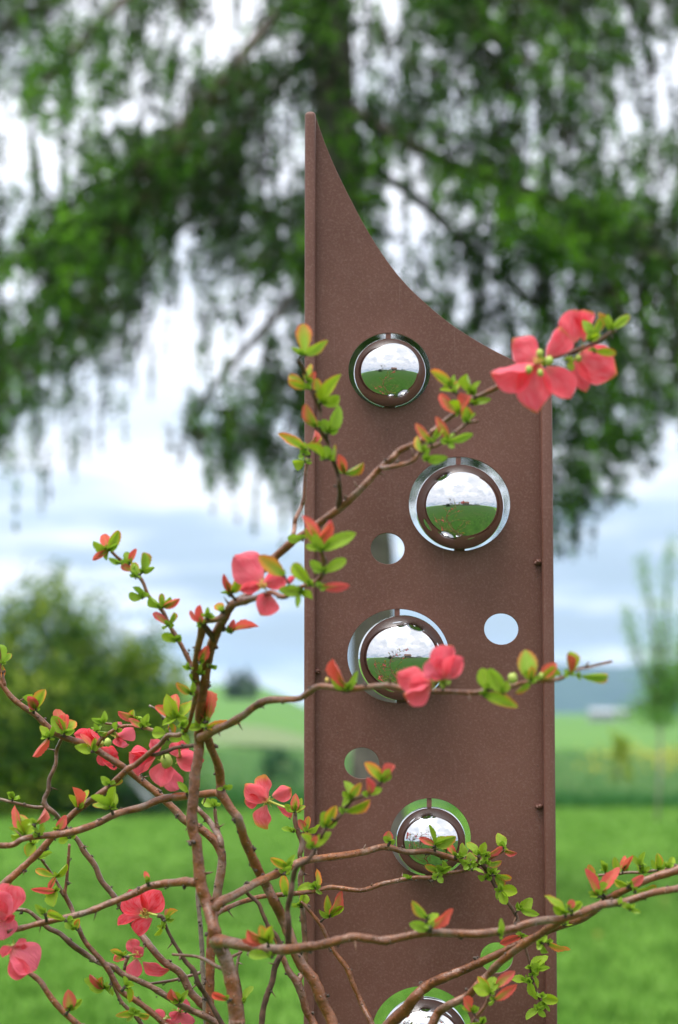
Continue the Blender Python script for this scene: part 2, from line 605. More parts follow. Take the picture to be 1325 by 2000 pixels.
def scatter_blades(name, n, y0, y1, hmin, hmax, wd, mat, spread=0.19, power=1.0, label=None, xr=None):
    y = y0 + (y1 - y0) * rng.uniform(0, 1, n) ** power
    x = rng.uniform(-spread, spread, n) * y if xr is None else rng.uniform(xr[0], xr[1], n) * y
    P = np.stack([x, y, ground_h(x, y)], 1)
    clump = 0.5 + 0.5 * np.sin(x * 4.7 + np.sin(y * 2.7) * 2) * np.sin(y * 2.3 + np.cos(x * 3.1) * 2)
    h = rng.uniform(hmin, hmax, n) * (0.6 + 0.6 * clump)
    V = blade_tris(P, h, wd * (0.7 + 0.6 * rng.uniform(size=n)))
    o = quads_obj(name, V, 3, mat, tint=rng.uniform(0, 1, n))
    tag(o, label, 'grass', kind='stuff')
    return o


scatter_blades('lawn_grass', 190000, 7.5, 31, 0.015, 0.070, 0.011, grass_m, power=1.25, label='short bright green lawn grass behind the shrub and the metal column')
scatter_blades('meadow_grass', 60000, 32, 62, 0.12, 0.42, 0.03, mead_blade_m, label='taller pale meadow grass beyond the mown lawn')
scatter_blades('verge_grass', 26000, 30.4, 33.0, 0.10, 0.27, 0.035, verge_m, xr=(-0.19, 0.02), label='rank grass darkened for shadow at its base along the left end of the lawn')
scatter_blades('rough_grass', 16000, 30.6, 32.2, 0.08, 0.22, 0.03, verge_m, xr=(0.05, 0.19), label='low grass darkened for base shadow, edging the lawn on the right')

# yellow blossom in the meadow on the right
yel_m = mat_plain('yellow_blossom', (0.50, 0.46, 0.04), 0.6, 0.2, 3)


def yellow_bloom():
    n = 520
    y = rng.uniform(38, 54, n)
    cx = rng.choice([0.118, 0.140, 0.150, 0.160, 0.175], n) + rng.normal(0, 0.006, n)
    x = cx * y
    z = rng.uniform(0.22, 0.62, n)
    P = np.stack([x, y, z], 1)
    tag(quads_obj('meadow_flowers', leaf_quads(P, 0.07, 0.9, 0.2), 4, yel_m),
        'yellow wild flowers blooming in the meadow at the right', 'wildflowers', kind='stuff')


yellow_bloom()


def dandelion(px, py, i):
    dy = (py - 1390) / FPX
    Y = 1.3 / dy
    p = W(px, py, Y); p.z = 0
    e = empty('dandelion', p)
    v, f = [], []
    tube([p, p + Vector((0.003, 0, 0.05)), p + Vector((0.005, 0, 0.09))], [0.003] * 3, 5, v, f)
    mesh_obj('stalk', v, f, M['sepal'], e)
    v, f = [], []
    c = p + Vector((0.005, 0, 0.095))
    for ring, (rr, zz) in enumerate(((0.026, 0.0), (0.018, 0.008), (0.009, 0.013))):
        k = 14
        for q in range(k):
            a = 2 * math.pi * (q + ring * 0.4) / k
            d = Vector((math.cos(a), math.sin(a), 0)); s = Vector((-d.y, d.x, 0)) * 0.0035
            b0 = len(v)
            v += [c + Vector((0, 0, zz * 0.3)), c + d * rr - s + Vector((0, 0, zz)), c + d * rr + s + Vector((0, 0, zz))]
            f.append((b0, b0 + 1, b0 + 2))
    mesh_obj('blossom', v, f, yel_m, e, smooth=False)
    tag(e, ['single yellow dandelion in the lawn at the right, higher of the near two',
            'single yellow dandelion in the lawn just right of the column, lower one',
            'small yellow dandelion at the far edge of the lawn at the right side'][i], 'dandelion',
        'dandelions dotted over the lawn')


for i, (x, y) in enumerate([(1297, 1780), (1166, 1852), (1316, 1600)]):
    dandelion(x, y, i)


# ---- the big weeping larch
larch_m = mat_foliage('larch_needles', [(0.14, (0.036, 0.020, 0.006)), (0.30, (0.007, 0.026, 0.002)), (0.56, (0.030, 0.100, 0.003)), (0.86, (0.14, 0.34, 0.007))], 0.16, 0.6, 0.75)
GRID = """
5634440278318888865 7
4546331338254765786 2
3736337868137485644 1
1432147825467344743 3
2146899533653672643 5
3247999526713865454 3
3588968775712477898 6
6899836788711558988 5
2579514368814354587 5
3698213136747535575 5
7874112046777634467 5
7632101575677577677 5
4221036745577776577 3
3210025665355664686 0
1100001243124433760 0
0000000011001111510 0
"""


def larch():
    T0 = W(742, 1747, 15.5); T0.z = 0
    e = empty('larch_tree', T0)
    tag(e, 'tall weeping conifer with drooping green boughs and a brown trunk behind the column', 'tree')
    tr = [(742, 1745, 60), (738, 1490, 50), (732, 1210, 46), (700, 800, 45), (668, 450, 44), (645, 100, 42), (632, -250, 38), (620, -700, 28)]
    v, f = [], []
    cm = catmull([(x, y, r) for x, y, r in tr], 60)
    pts = [W(c[0], c[1], 15.5) for c in cm]
    tube(pts, [c[2] * 15.5 / FPX for c in cm], 16, v, f, jitter=0.22)
    mesh_obj('trunk', v, f, M['treebark'], e)
    limbs = [
        [(650, -60, 15.5, 15), (540, 30, 15.0, 13), (440, 150, 14.6, 12), (300, 300, 14.2, 10), (190, 390, 14, 9), (100, 470, 13.8, 8), (-60, 560, 13.6, 6)],
        [(650, -300, 15.5, 14), (400, -120, 15, 12), (200, 40, 14.6, 9), (100, 150, 14.5, 7), (30, 230, 14.4, 5)],
        [(640, -200, 15.5, 14), (300, -120, 15.8, 10), (100, 0, 16, 9), (-40, 90, 16, 7)],
        [(660, 380, 15.5, 13), (600, 540, 15.1, 10), (500, 660, 14.7, 8), (430, 740, 14.5, 6), (360, 830, 14.4, 5)],
        [(665, 200, 15.5, 16), (760, 260, 15.2, 15), (900, 330, 14.9, 14), (1060, 385, 14.6, 13), (1200, 430, 14.4, 11), (1300, 500, 14.3, 9), (1420, 560, 14.2, 6)],
        [(670, 300, 15.5, 12), (790, 370, 15.6, 10), (870, 440, 15.7, 9), (960, 530, 15.8, 8), (1060, 600, 16, 7), (1150, 720, 16, 5)],
        [(650, -100, 15.5, 14), (800, -40, 15.2, 12), (950, 60, 14.9, 10), (1060, 160, 14.8, 8), (1110, 300, 14.7, 6)],
        [(650, -260, 15.5, 14), (900, -180, 16, 12), (1150, -60, 16.4, 10), (1300, 80, 16.6, 7)],
        [(690, 620, 15.5, 11), (620, 720, 16, 8), (560, 840, 16.3, 6), (520, 930, 16.5, 4)],
        [(655, 60, 15.5, 12), (520, 190, 16.1, 10), (420, 330, 16.5, 8), (330, 480, 16.8, 6), (200, 620, 17, 5)],
        [(690, 650, 15.5, 10), (850, 740, 15.8, 8), (1000, 800, 16, 6)],
    ]
    limb_pts = []
    for L in limbs:
        v, f = [], []
        cm = catmull(L, 40)
        pts = [W(c[0], c[1], c[2]) for c in cm]
        tube(pts, [c[3] * c[2] / FPX for c in cm], 7, v, f, jitter=0.2)
        mesh_obj('bough', v, f, M['treebark'], e)
        limb_pts += [(c[0], c[1], c[2]) for c in cm]
    LP = np.array(limb_pts)
    # hanging twigs that carry the needles: density over the crown
    rows = [r.replace(' ', '') for r in GRID.strip().splitlines()]
    cell = 1325 / 20
    tw_v, tw_f = [], []
    C, TI = [], []
    for r, row in enumerate(rows):
        for c, ch in enumerate(row):
            d = int(ch)
            if not d:
                continue
            x0, y0 = c * cell, r * 66
            xs = [(x0, d)]
            if c == 0:
                xs.append((-cell, d * 0.8)); xs.append((-2 * cell, d * 0.7))
            if c == 19:
                xs.append((x0 + cell, d * 0.8)); xs.append((x0 + 2 * cell, d * 0.6))
            ysl = [y0] if r else [y0, -66, -132, -198]
            for xx, dd in xs:
                for yy in ysl:
                    n_st = int(0.4 + 118 * (dd / 9.0) ** 2.35)
                    for _ in range(n_st):
                        length = random.uniform(14, 50) if dd > 5 else (random.uniform(26, 85) if dd > 2 else random.uniform(70, 140))
                        sy = yy + random.uniform(-6, cell + 6) - 0.5 * length
                        sx = xx + random.uniform(-14, cell + 14)
                        k = np.argmin((LP[:, 0] - sx) ** 2 + (LP[:, 1] - sy) ** 2 + 3000 * rng.uniform(size=len(LP)))
                        Y = LP[k, 2] + random.gauss(0, 0.45)
                        top = W(sx, sy, Y); out = (1 if sx > 660 else -1) * (random.uniform(8, 46) if dd > 5 and random.random() < .6 else random.gauss(0, 6))
                        bot = W(sx + out, sy + length * (0.6 if abs(out) > 20 else 1), Y + random.gauss(0, 0.05))
                        m_ = int(length / 2.1)
                        tt = rng.uniform(0, 1, m_)[:, None]
                        P = np.array(top) * (1 - tt) + np.array(bot) * tt + rng.normal(0, 0.024, (m_, 3)) * (1.2 - 0.7 * tt) * (1 if dd > 2 else 0.5)
                        C.append(P)
                        br = random.uniform(0, 1) ** 1.1
                        TI.append(np.clip(br + rng.normal(0, 0.12, m_), 0, 1))
                        if random.random() < 0.22:
                            tube([top, top.lerp(bot, 0.5) + Vector((random.gauss(0, .01), 0, 0)), bot], [0.006, 0.004, 0.002], 3, tw_v, tw_f, cap=False)
    C = np.concatenate(C); TI = np.concatenate(TI)
    n = len(C)
    # narrow tufts, mostly hanging
    d = rng.normal(0, 0.75, size=(n, 3)); d[:, 2] -= 0.7
    d /= np.linalg.norm(d, axis=1)[:, None]
    s = rng.uniform(0.026, 0.060, n)[:, None]
    ee = np.cross(d, rng.normal(size=(n, 3))); ee /= np.linalg.norm(ee, axis=1)[:, None]
    V = np.stack([C - d * s * 0.5, C + ee * s * 0.23, C + d * s * 0.5, C - ee * s * 0.23], axis=1).reshape(-1, 3)
    o = quads_obj('foliage', V, 4, larch_m, e, tint=TI)
    tag(o, kind='stuff')
    o = mesh_obj('hanging_twigs', tw_v, tw_f, M['treebark'], e)
    tag(o, kind='stuff')
    print('larch tufts', n)


larch()


# ---- leafy round bush at the left
def bush(name, label, cat, px0, px1, py_top, py_base, Y, n, size, stops, shoots=40, tone_scale=0.9, gaps=0.25, group=None, top_prof=None, depth=None, stems=7):
    base = W((px0 + px1) / 2, py_base, Y); g = float(ground_h(np.array(base.x), np.array(base.y)))
    base.z = g
    e = empty(name, base)
    tag(e, label, cat, group)
    hw = (px1 - px0) / 2 * Y / FPX
    H = (py_base - py_top) * Y / FPX
    dp = depth or hw
    mat = mat_foliage(name + '_leaves', stops, 0.12, 0.55, tone_scale)
    v, f = [], []
    for k in range(stems):
        a = random.uniform(0, 6.28); rr = random.uniform(0.2, 0.75)
        tp = base + Vector((math.cos(a) * hw * rr, math.sin(a) * dp * rr, H * random.uniform(0.6, 0.85)))
        mid = base.lerp(tp, 0.5) + Vector((-math.cos(a) * hw * 0.1, 0, H * 0.05))
        tube([base + Vector((math.cos(a) * .05, math.sin(a) * .05, 0)), mid, tp], [0.02 * H ** .5, 0.013 * H ** .5, 0.006], 6, v, f, jitter=0.2)
    mesh_obj('stems', v, f, M['treebark'], e)
    # clumps through the volume
    P, TI = [], []
    nc = max(12, n // 130)
    for k in range(nc):
        u = random.uniform(-1, 1); w = random.uniform(-1, 1)
        top = (1 - 0.55 * abs(u) ** 2.2) * (1 - 0.35 * w * w)
        if top_prof:
            top *= top_prof(u)
        t = random.uniform(0.02, 1) ** 0.75
        z = top * t
        sh = 1.0 - 0.25 * (1 - t) if t < .2 else 1.0
        c = np.array(base) + np.array([u * hw * sh, w * dp * math.sqrt(max(0, 1 - u * u * 0.8)), z * H])
        m_ = n // nc
        rad = np.array([hw * 0.12, dp * 0.12, H * 0.075]) * random.uniform(0.6, 1.4)
        P.append(c + rng.normal(0, 1, (m_, 3)) * rad)
        TI.append(np.clip(random.uniform(0.0, 1.0) + rng.normal(0, 0.12, m_), 0, 1))
    for k in range(shoots):
        u = random.uniform(-0.95, 0.95)
        top = (1 - 0.55 * abs(u) ** 2.2) * (top_prof(u) if top_prof else 1)
        c0 = np.array(base) + np.array([u * hw, random.uniform(-.4, .4) * dp, top * H * 0.92])
        L = H * random.uniform(0.10, 0.32)
        dirv = np.array([random.gauss(u * 0.4, 0.25), random.gauss(0, .2), 1.0]) * L
        m_ = 34
        tt = rng.uniform(0, 1, m_)[:, None]
        P.append(c0 + dirv * tt + rng.normal(0, 0.035 * size / 0.06, (m_, 3)))
        TI.append(np.clip(rng.normal(0.75, 0.15, m_), 0, 1))
    P = np.concatenate(P); TI = np.concatenate(TI)
    P[:, 2] = np.maximum(P[:, 2], g + 0.03)
    o = quads_obj('foliage', leaf_quads(P, rng.uniform(0.7, 1.3, len(P)) * size, 0.55), 4, mat, e, tint=TI)
    tag(o, kind='stuff')
    return e


bush('garden_bush', 'large round leafy bush with yellow green top standing left at the end of the lawn', 'bush',
     -190, 335, 1185, 1585, 29.5, 60000, 0.078,
     [(0.20, (0.004, 0.030, 0.002)), (0.44, (0.038, 0.115, 0.003)), (0.74, (0.15, 0.24, 0.005)), (0.95, (0.40, 0.46, 0.08))], shoots=150, tone_scale=1.9,
     top_prof=lambda u: (0.90 + 0.10 * math.sin(u * 7 + 1)) * (1 + 0.12 * max(0, abs(u))))
bush('low_shrub', 'small dark green shrub in the meadow just left of the column', 'shrub',
     505, 590, 1478, 1560, 35, 2600, 0.06, [(0.1, (0.015, 0.07, 0.025)), (0.9, (0.05, 0.15, 0.06))], shoots=10)
bush('dark_shrub', 'low dark green shrub at the foot of the large round bush', 'shrub',
     95, 330, 1500, 1588, 28.6, 5000, 0.05, [(0.1, (0.010, 0.045, 0.016)), (0.9, (0.03, 0.10, 0.03))], shoots=12)
bush('hilltop_tree', 'single small round tree on top of the green hill', 'tree',
     444, 500, 1334, 1392, 230, 5200, 0.20, [(0.1, (0.020, 0.050, 0.020)), (0.9, (0.050, 0.09, 0.035))], shoots=8, tone_scale=.2,
     top_prof=lambda u: 1.0)
bush('yellow_green_shrub', 'thin upright yellow green shrub in the meadow right of the column', 'shrub',
     1192, 1232, 1456, 1560, 36, 1500, 0.06, [(0.1, (0.22, 0.34, 0.03)), (0.9, (0.38, 0.48, 0.06))], shoots=8, stems=2)


# ---- young tree at the right edge: upright shoots in new leaf
def sapling():
    Y = 27.0
    b = W(1283, 1590, Y); b.z = 0
    e = empty('young_tree', b)
    tag(e, 'young tree with upright leafy shoots at the right edge behind the lawn', 'tree')
    v, f = [], []
    tp = W(1290, 1400, Y)
    tube([b, b.lerp(tp, 0.5) + Vector((0.02, 0, 0)), tp], [0.020, 0.018, 0.018], 9, v, f, jitter=0.2)
    mesh_obj('trunk', v, f, mat_plain('pale_young_bark', (0.30, 0.27, 0.25), 0.8, 0.2, 8), e)
    shoots = [[(1290, 1400), (1262, 1330), (1240, 1260), (1222, 1190)], [(1290, 1400), (1285, 1290), (1270, 1180), (1252, 1085)],
              [(1290, 1400), (1300, 1280), (1302, 1160), (1312, 1060)], [(1290, 1400), (1330, 1290), (1350, 1180), (1362, 1080)],
              [(1290, 1400), (1250, 1370), (1225, 1395)], [(1292, 1380), (1370, 1330), (1420, 1240)],
              [(1290, 1395), (1276, 1330), (1282, 1240)], [(1292, 1400), (1325, 1340), (1335, 1230)]]
    P, TI = [], []
    for s in shoots:
        dy = random.gauss(0, 0.25)
        cm = catmull([(x, y, Y + dy * i) for i, (x, y) in enumerate(s)], 12)
        pts = [W(c[0], c[1], c[2]) for c in cm]
        v, f = [], []
        tube(pts, list(np.linspace(0.03, 0.006, len(pts))), 5, v, f)
        mesh_obj('limb', v, f, M['treebark'], e)
        for i, p in enumerate(pts):
            m_ = int(20 * (0.6 + random.random()))
            P.append(np.array(p) + rng.normal(0, 0.055 + 0.03 * (1 - i / len(pts)), (m_, 3)))
            TI.append(rng.uniform(0.2, 1, m_))
    for (cx, cy, sx, sy, m_) in [(1316, 1345, 26, 30, 1500), (1268, 1392, 26, 12, 420), (1300, 1300, 34, 26, 160), (1340, 1300, 24, 50, 300)]:
        c = np.array(W(cx, cy, Y))
        P.append(c + rng.normal(0, 1, (m_, 3)) * np.array([sx, 40, sy]) * Y / FPX)
        TI.append(rng.uniform(0.1, 0.8, m_))
    mat = mat_foliage('young_tree_leaves', [(0.1, (0.09, 0.24, 0.05)), (0.5, (0.19, 0.38, 0.08)), (0.9, (0.32, 0.48, 0.15))], 0.4, 0.55, 0.9)
    P = np.concatenate(P)
    tag(quads_obj('foliage', leaf_quads(P, 0.05, 0.6), 4, mat, e, tint=np.concatenate(TI)), kind='stuff')


sapling()


# ---- pale grey board lying slanted at the foot of the bush
def boxmesh(x0, x1, y0, y1, z0, z1):
    v = [(x, y, z) for z in (z0, z1) for y in (y0, y1) for x in (x0, x1)]
    f = [(0, 2, 3, 1), (4, 5, 7, 6), (0, 1, 5, 4), (2, 6, 7, 3), (1, 3, 7, 5), (0, 4, 6, 2)]
    return v, f


def leaning_board():
    a, c = W(252, 1516, 28.2), W(298, 1566, 28.0)
    e = empty('garden_board', Vector((c.x, c.y, 0)))
    tag(e, 'pale grey board slanting down at the right foot of the large bush', 'board')
    d = (c - a); n = Vector((d.z, 0, -d.x)).normalized() * 0.04
    off = Vector((0, 0.03, 0))
    v = [a - n, a + n, c + n, c - n]
    v = v + [p + off for p in v]
    f = [(0, 1, 2, 3), (7, 6, 5, 4), (0, 4, 5, 1), (1, 5, 6, 2), (2, 6, 7, 3), (3, 7, 4, 0)]
    mesh_obj('plank', v, f, mat_plain('grey_board', (0.24, 0.26, 0.28), 0.5, 0.15, 3), e, smooth=False)
    v, f = [], []
    tube([a + Vector((0, 0.05, 0.0)), Vector((a.x - 0.02, a.y + 0.12, 0))], [0.02, 0.02], 6, v, f)
    mesh_obj('prop', v, f, M['treebark'], e)


leaning_board()


# ---- pale farm building at the foot of the far hills
def barn(px, py, wpx, Y, label, i):
    p = W(px, py, Y); p.z = float(ground_h(np.array(p.x), np.array(p.y)))
    e = empty('farm_shed', p)
    tag(e, label, 'shed', 'pale farm sheds under the far hills')
    w = wpx * Y / FPX / 2
    wall = mat_plain('pale_render_%s' % 'ab'[i], (0.28, 0.30, 0.31), 0.7, 0.05, 0.3)
    roofm = mat_plain('light_sheet_roof_%s' % 'ab'[i], (0.30, 0.33, 0.35), 0.5, 0.08, 0.4)
    v, f = boxmesh(p.x - w, p.x + w, p.y - 2, p.y + 2, p.z, p.z + 1.0)
    mesh_obj('wall', v, f, wall, e, smooth=False)
    z = p.z + 1.003
    v = [(p.x - w - .1, p.y - 2.2, z), (p.x + w + .1, p.y - 2.2, z), (p.x + w + .1, p.y + 2.2, z), (p.x - w - .1, p.y + 2.2, z),
         (p.x - w - .1, p.y, z + 0.55), (p.x + w + .1, p.y, z + 0.55)]
    mesh_obj('roof', v, [(0, 1, 5, 4), (2, 3, 4, 5), (0, 4, 3), (1, 2, 5), (0, 3, 2, 1)], roofm, e, smooth=False)
    dk = mat_plain('dark_door_%s' % 'ab'[i], (0.08, 0.08, 0.09), 0.5, 0.1, 1)
    for k in range(4):
        xx = p.x - w * 0.8 + k * w * 0.5
        v, f = boxmesh(xx, xx + w * 0.22, p.y - 2.03, p.y - 2.003, p.z + 0.4, p.z + 0.8)
        mesh_obj('window', v, f, dk, e, smooth=False)


barn(1174, 1400, 44, 270, 'long low pale farm shed at the foot of the far hills, left one', 0)
barn(1216, 1400, 26, 290, 'short low pale farm shed at the foot of the far hills, right one', 1)


# ---- behind the camera, seen only in the polished balls
def hedge_row():
    n = 16000
    x = rng.uniform(-40, 45, n)
    top = 3.0 + 1.3 * np.sin(x * 0.23) + 0.7 * np.sin(x * 0.71 + 1)
    z = rng.uniform(0, 1, n) ** 0.7 * np.maximum(top, 0.8)
    P = np.stack([x, -34 + rng.normal(0, 0.7, n), z], 1)
    m = mat_foliage('hedge_leaves', [(0.1, (0.06, 0.06, 0.035)), (0.9, (0.17, 0.15, 0.09))], 0.2, 0.7, 0.2)
    e = empty('hedge', Vector((0, -34, 0)))
    tag(e, 'long brownish hedge mirrored as a low dark line in the steel balls', 'hedge')
    tag(quads_obj('foliage', leaf_quads(P, 0.28, 0.7), 4, m, e, tint=rng.uniform(0, 1, n)), kind='stuff')
    v, f = [], []
    for k in range(40):
        xx = -39 + k * 2.1
        tube([Vector((xx, -34, 0)), Vector((xx + random.gauss(0, .2), -34, 1.5))], [0.05, 0.02], 5, v, f)
    tag(mesh_obj('stems', v, f, M['treebark'], e), kind='stuff')


hedge_row()


def bare_tree():
    b = Vector((-6.5, -12.5, 0))
    e = empty('bare_tree', b)
    tag(e, 'leafless branching tree mirrored small in the steel balls', 'tree')
    v, f = [], []
    tips = []

    def grow(p, d, L, r, lev):
        q = p + d * L
        tube([p, p.lerp(q, 0.5) + Vector((random.gauss(0, .03), random.gauss(0, .03), 0)) * L, q], [r, r * .85, r * .7], 6 if lev < 2 else 4, v, f, cap=False)
        if lev >= 5:
            return
        for _ in range(3 if lev < 3 else 2):
            nd = (d + Vector((random.gauss(0, .45), random.gauss(0, .45), random.gauss(0.15, .2)))).normalized()
            grow(q, nd, L * random.uniform(.6, .85), r * .6, lev + 1)

    grow(b, Vector((0, 0, 1)), 2.2, 0.17, 0)
    mesh_obj('branches', v, f, M['treebark'], e)


def dark_bush():
    b = Vector((-10, -14, 0))
    e = empty('evergreen_bush', b)
    tag(e, 'dark evergreen bush mirrored at the left rim of the steel balls', 'bush')
    n = 6000
    q = rng.normal(size=(n, 3)); q /= np.linalg.norm(q, axis=1)[:, None]
    q *= (rng.uniform(0.3, 1, n) ** .5)[:, None]
    q[:, 2] = np.abs(q[:, 2])
    P = np.array(b) + q * np.array([2.2, 1.6, 2.4]) * (1 + 0.12 * np.sin(q[:, :1] * 9))
    m = mat_foliage('evergreen_leaves', [(0.1, (0.012, 0.03, 0.012)), (0.9, (0.035, 0.075, 0.025))], 0.2, 0.6, 0.6)
    tag(quads_obj('foliage', leaf_quads(P, 0.16, 0.6), 4, m, e, tint=rng.uniform(0, 1, n)), kind='stuff')
    v, f = [], []
    tube([b, b + Vector((0, 0, 1.5))], [0.1, 0.05], 8, v, f)
    mesh_obj('trunk', v, f, M['treebark'], e)


bare_tree()
dark_bush()


def far_house():
    p = Vector((9, -40, 0))
    e = empty('house', p)
    tag(e, 'plain house with a brown roof mirrored small in the steel balls', 'house')
    wall = mat_plain('house_render', (0.50, 0.46, 0.40), 0.8, 0.08, 1)
    v, f = boxmesh(p.x - 6, p.x + 6, p.y - 4, p.y + 4, 0, 4.2)
    mesh_obj('wall', v, f, wall, e, smooth=False)
    z = 4.203
    v = [(p.x - 6.5, p.y - 4.6, z), (p.x + 6.5, p.y - 4.6, z), (p.x + 6.5, p.y + 4.6, z), (p.x - 6.5, p.y + 4.6, z), (p.x - 6.5, p.y, z + 3.6), (p.x + 6.5, p.y, z + 3.6)]
    mesh_obj('roof', v, [(0, 1, 5, 4), (2, 3, 4, 5), (0, 4, 3), (1, 2, 5), (0, 3, 2, 1)], mat_plain('roof_tiles', (0.20, 0.10, 0.07), 0.8, 0.3, 3), e, smooth=False)
    g = mat_plain('window_glass', (0.05, 0.06, 0.07), 0.1, 0.1, 1)
    for k in range(4):
        x = p.x - 4.4 + k * 2.9
        v, f = boxmesh(x - .5, x + .5, p.y + 4.003, p.y + 4.05, 1.4, 2.8)
        mesh_obj('window', v, f, g, e, smooth=False)


far_house()
# ================================================================== THE RUSTY BROWN COLUMN WITH STEEL BALLS
YP = 1.80                          # front face of the sheet
TH = 0.003


def stele():
    foot = W(838, 2000, YP); foot.z = 0
    e = empty('garden_column', foot)
    tag(e, 'brown metal garden column with a curved pointed top, round holes and folded edges', 'garden sculpture')

    def loc(px, py, y=YP):
        p = W(px, py, y)
        return (p.x - foot.x, p.z)

    # outline of the sheet (x, z) in the plane y = YP
    x0 = loc(604, 1000)[0]; x1a = loc(1068, 780)[0]
    curve = [(617, 226), (623, 246), (632, 272), (645, 305), (663, 345), (686, 391), (712, 440), (745, 493), (784, 545),
             (830, 591), (878, 631), (925, 662), (968, 686), (1018, 710), (1066, 727)]
    top = [loc(x, y) for x, y in curve]
    pts = [(x0, 0.0), (x0, loc(604, 228)[1])] + [tuple(t) for t in top] + [(x1a, 0.0)]
    pts[2] = (loc(615, 222)[0], loc(615, 222)[1])
    cu = bpy.data.curves.new('outline', 'CURVE')
    cu.dimensions = '2D'
    cu.fill_mode = 'BOTH'
    cu.extrude = TH / 2
    cu.bevel_depth = 0.0004
    cu.offset = -0.0004

    def spline(P, smooth_top=False):
        s = cu.splines.new('POLY')
        s.points.add(len(P) - 1)
        for q, p in zip(s.points, P):
            q.co = (p[0], p[1], 0, 1)
        s.use_cyclic_u = True

    # refine the concave sweep
    cm = catmull([(a, b) for a, b in pts[2:-1]], 0.006)
    spline(pts[:2] + [tuple(c) for c in cm] + [pts[-1]])

    def ring(cx, cy, rx, ry, n=96):
        c = loc(cx, cy); ex = loc(cx + rx, cy)[0] - c[0]; ez = c[1] - loc(cx, cy + ry)[1]
        return c, ex, ez, [(c[0] + ex * math.cos(2 * math.pi * k / n), c[1] + ez * math.sin(2 * math.pi * k / n)) for k in range(n)]

    # ball, opening: (ball cx, cy, rx) (hole cx, cy, rx, ry)
    balls = [((761.5, 729, 70.5), (761, 723.5, 80, 73.5), 10), ((897.5, 990.5, 86.5), (898, 984, 99, 92), 9.5),
             ((786, 1285, 86.5), (778.5, 1281, 99.5, 92), 10), ((841.5, 1641.5, 68.5), (841, 1635.5, 79, 76.5), 9.5),
             ((829, 2029, 86.5), (825, 2018, 98.5, 92), 10), ((905, 2420, 70.5), (905, 2414, 80, 73.5), 10)]
    small = [(757.5, 1071.5, 33, 30.5), (979.5, 1228.5, 33.5, 30.5), (707, 1490.5, 34, 30.5), (970.5, 1870.5, 32, 30), (735, 2260, 33, 30)]
    for _, h, _t in balls:
        spline(ring(*h)[3])
    for h in small:
        spline(ring(*h, n=64)[3])
    tmp = bpy.data.objects.new('outline', cu)
    scene.collection.objects.link(tmp)
    bpy.context.view_layer.update()
    dg = bpy.context.evaluated_depsgraph_get()
    me = bpy.data.meshes.new_from_object(tmp.evaluated_get(dg))
    bpy.data.objects.remove(tmp)
    me.name = 'sheet'
    # curve plane (x, y) -> (x, z)
    me.transform(Matrix(((1, 0, 0, 0), (0, 0, -1, TH / 2), (0, 1, 0, 0), (0, 0, 0, 1))))
    me.materials.clear(); me.materials.append(M['paint'])
    me.transform(Matrix.Translation((0, YP, 0)) @ Matrix.Translation((0, -foot.y, 0)))
    for p in me.polygons:
        p.use_smooth = False
    me.update()
    link_obj(bpy.data.objects.new('sheet', me), e)

    # folded, rounded edge bars
    def bar(name, xa, xb, ztop, yfront, yback, cap_round=True):
        """rounded-rectangle section, from the ground up to ztop with a rounded cap"""
        hw = (xb - xa) / 2; cx = (xa + xb) / 2; r = min(hw * 0.62, (yback - yfront) * 0.45)
        sec = []
        for (sx, sy, a0) in ((1, 1, 0), (-1, 1, 90), (-1, -1, 180), (1, -1, 270)):
            for k in range(6):
                a = R(a0 + k * 18)
                sec.append((sx * (hw - r) + r * math.cos(a), (yfront + yback) / 2 + sy * ((yback - yfront) / 2 - r) + r * math.sin(a)))
        n = len(sec)
        rings = [(0.0, 1.0), (ztop * 0.25, 1.0), (ztop * 0.5, 1.0), (ztop * 0.75, 1.0), (ztop - hw * 0.9, 1.0)]
        if cap_round:
            rings += [(ztop - hw * (0.9 - 0.9 * math.sin(R(t))), math.cos(R(t))) for t in (22, 42, 60, 75, 86)]
        v, f = [], []
        for z, s in rings:
            for (x, y) in sec:
                v.append((cx + x * s, (yfront + yback) / 2 + (y - (yfront + yback) / 2) * (0.35 + 0.65 * s), z))
        for j in range(len(rings) - 1):
            for k in range(n):
                a = j * n + k; b = j * n + (k + 1) % n
                f.append((a, b, b + n, a + n))
        f.append(tuple((len(rings) - 1) * n + k for k in range(n)))
        f.append(tuple(reversed(range(n))))
        return mesh_obj(name, v, f, M['paint'], e)

    lx0, lx1 = W(595, 1000, YP).x, W(616.5, 1000, YP).x
    bar('edge_bar', lx0, lx1, W(604, 217, YP - .006).z, YP - 0.0085, YP + 0.006)
    rx0, rx1 = W(1056.5, 1000, YP).x, W(1079, 1000, YP).x
    bar('edge_bar', rx0, rx1, W(1068, 738, YP - .006).z, YP - 0.0095, YP + 0.006)
    # weld beads where the bars are tacked on
    for (px, py) in ((618.5, 1311), (1051, 1098), (1054, 1575), (619, 1720)):
        v, f = [], []
        p = W(px, py, YP - 0.003)
        blob(p, 0.0026, v, f, sq=(1.1, 1.0, 0.8), rough=0.5, seg=9, rings=6)
        blob(p + Vector((0.0016 if px < 700 else -0.0016, 0, -0.0006)), 0.0016, v, f, rough=0.5, seg=8, rings=5)
        mesh_obj('weld_bead', v, f, M['paint'], e)

    # balls with their fixing tabs
    labels = ['topmost polished steel ball, set in the round opening just under the curved top of the column',
              'second polished steel ball from the top, on the right half of the column above the tall flowering twig',
              'third polished steel ball from the top, partly hidden by two pink blossoms',
              'fourth polished steel ball from the top, small one crossed by leafy twigs',
              'fifth polished steel ball from the top, cut by the lower edge of the photograph behind two branches', None]
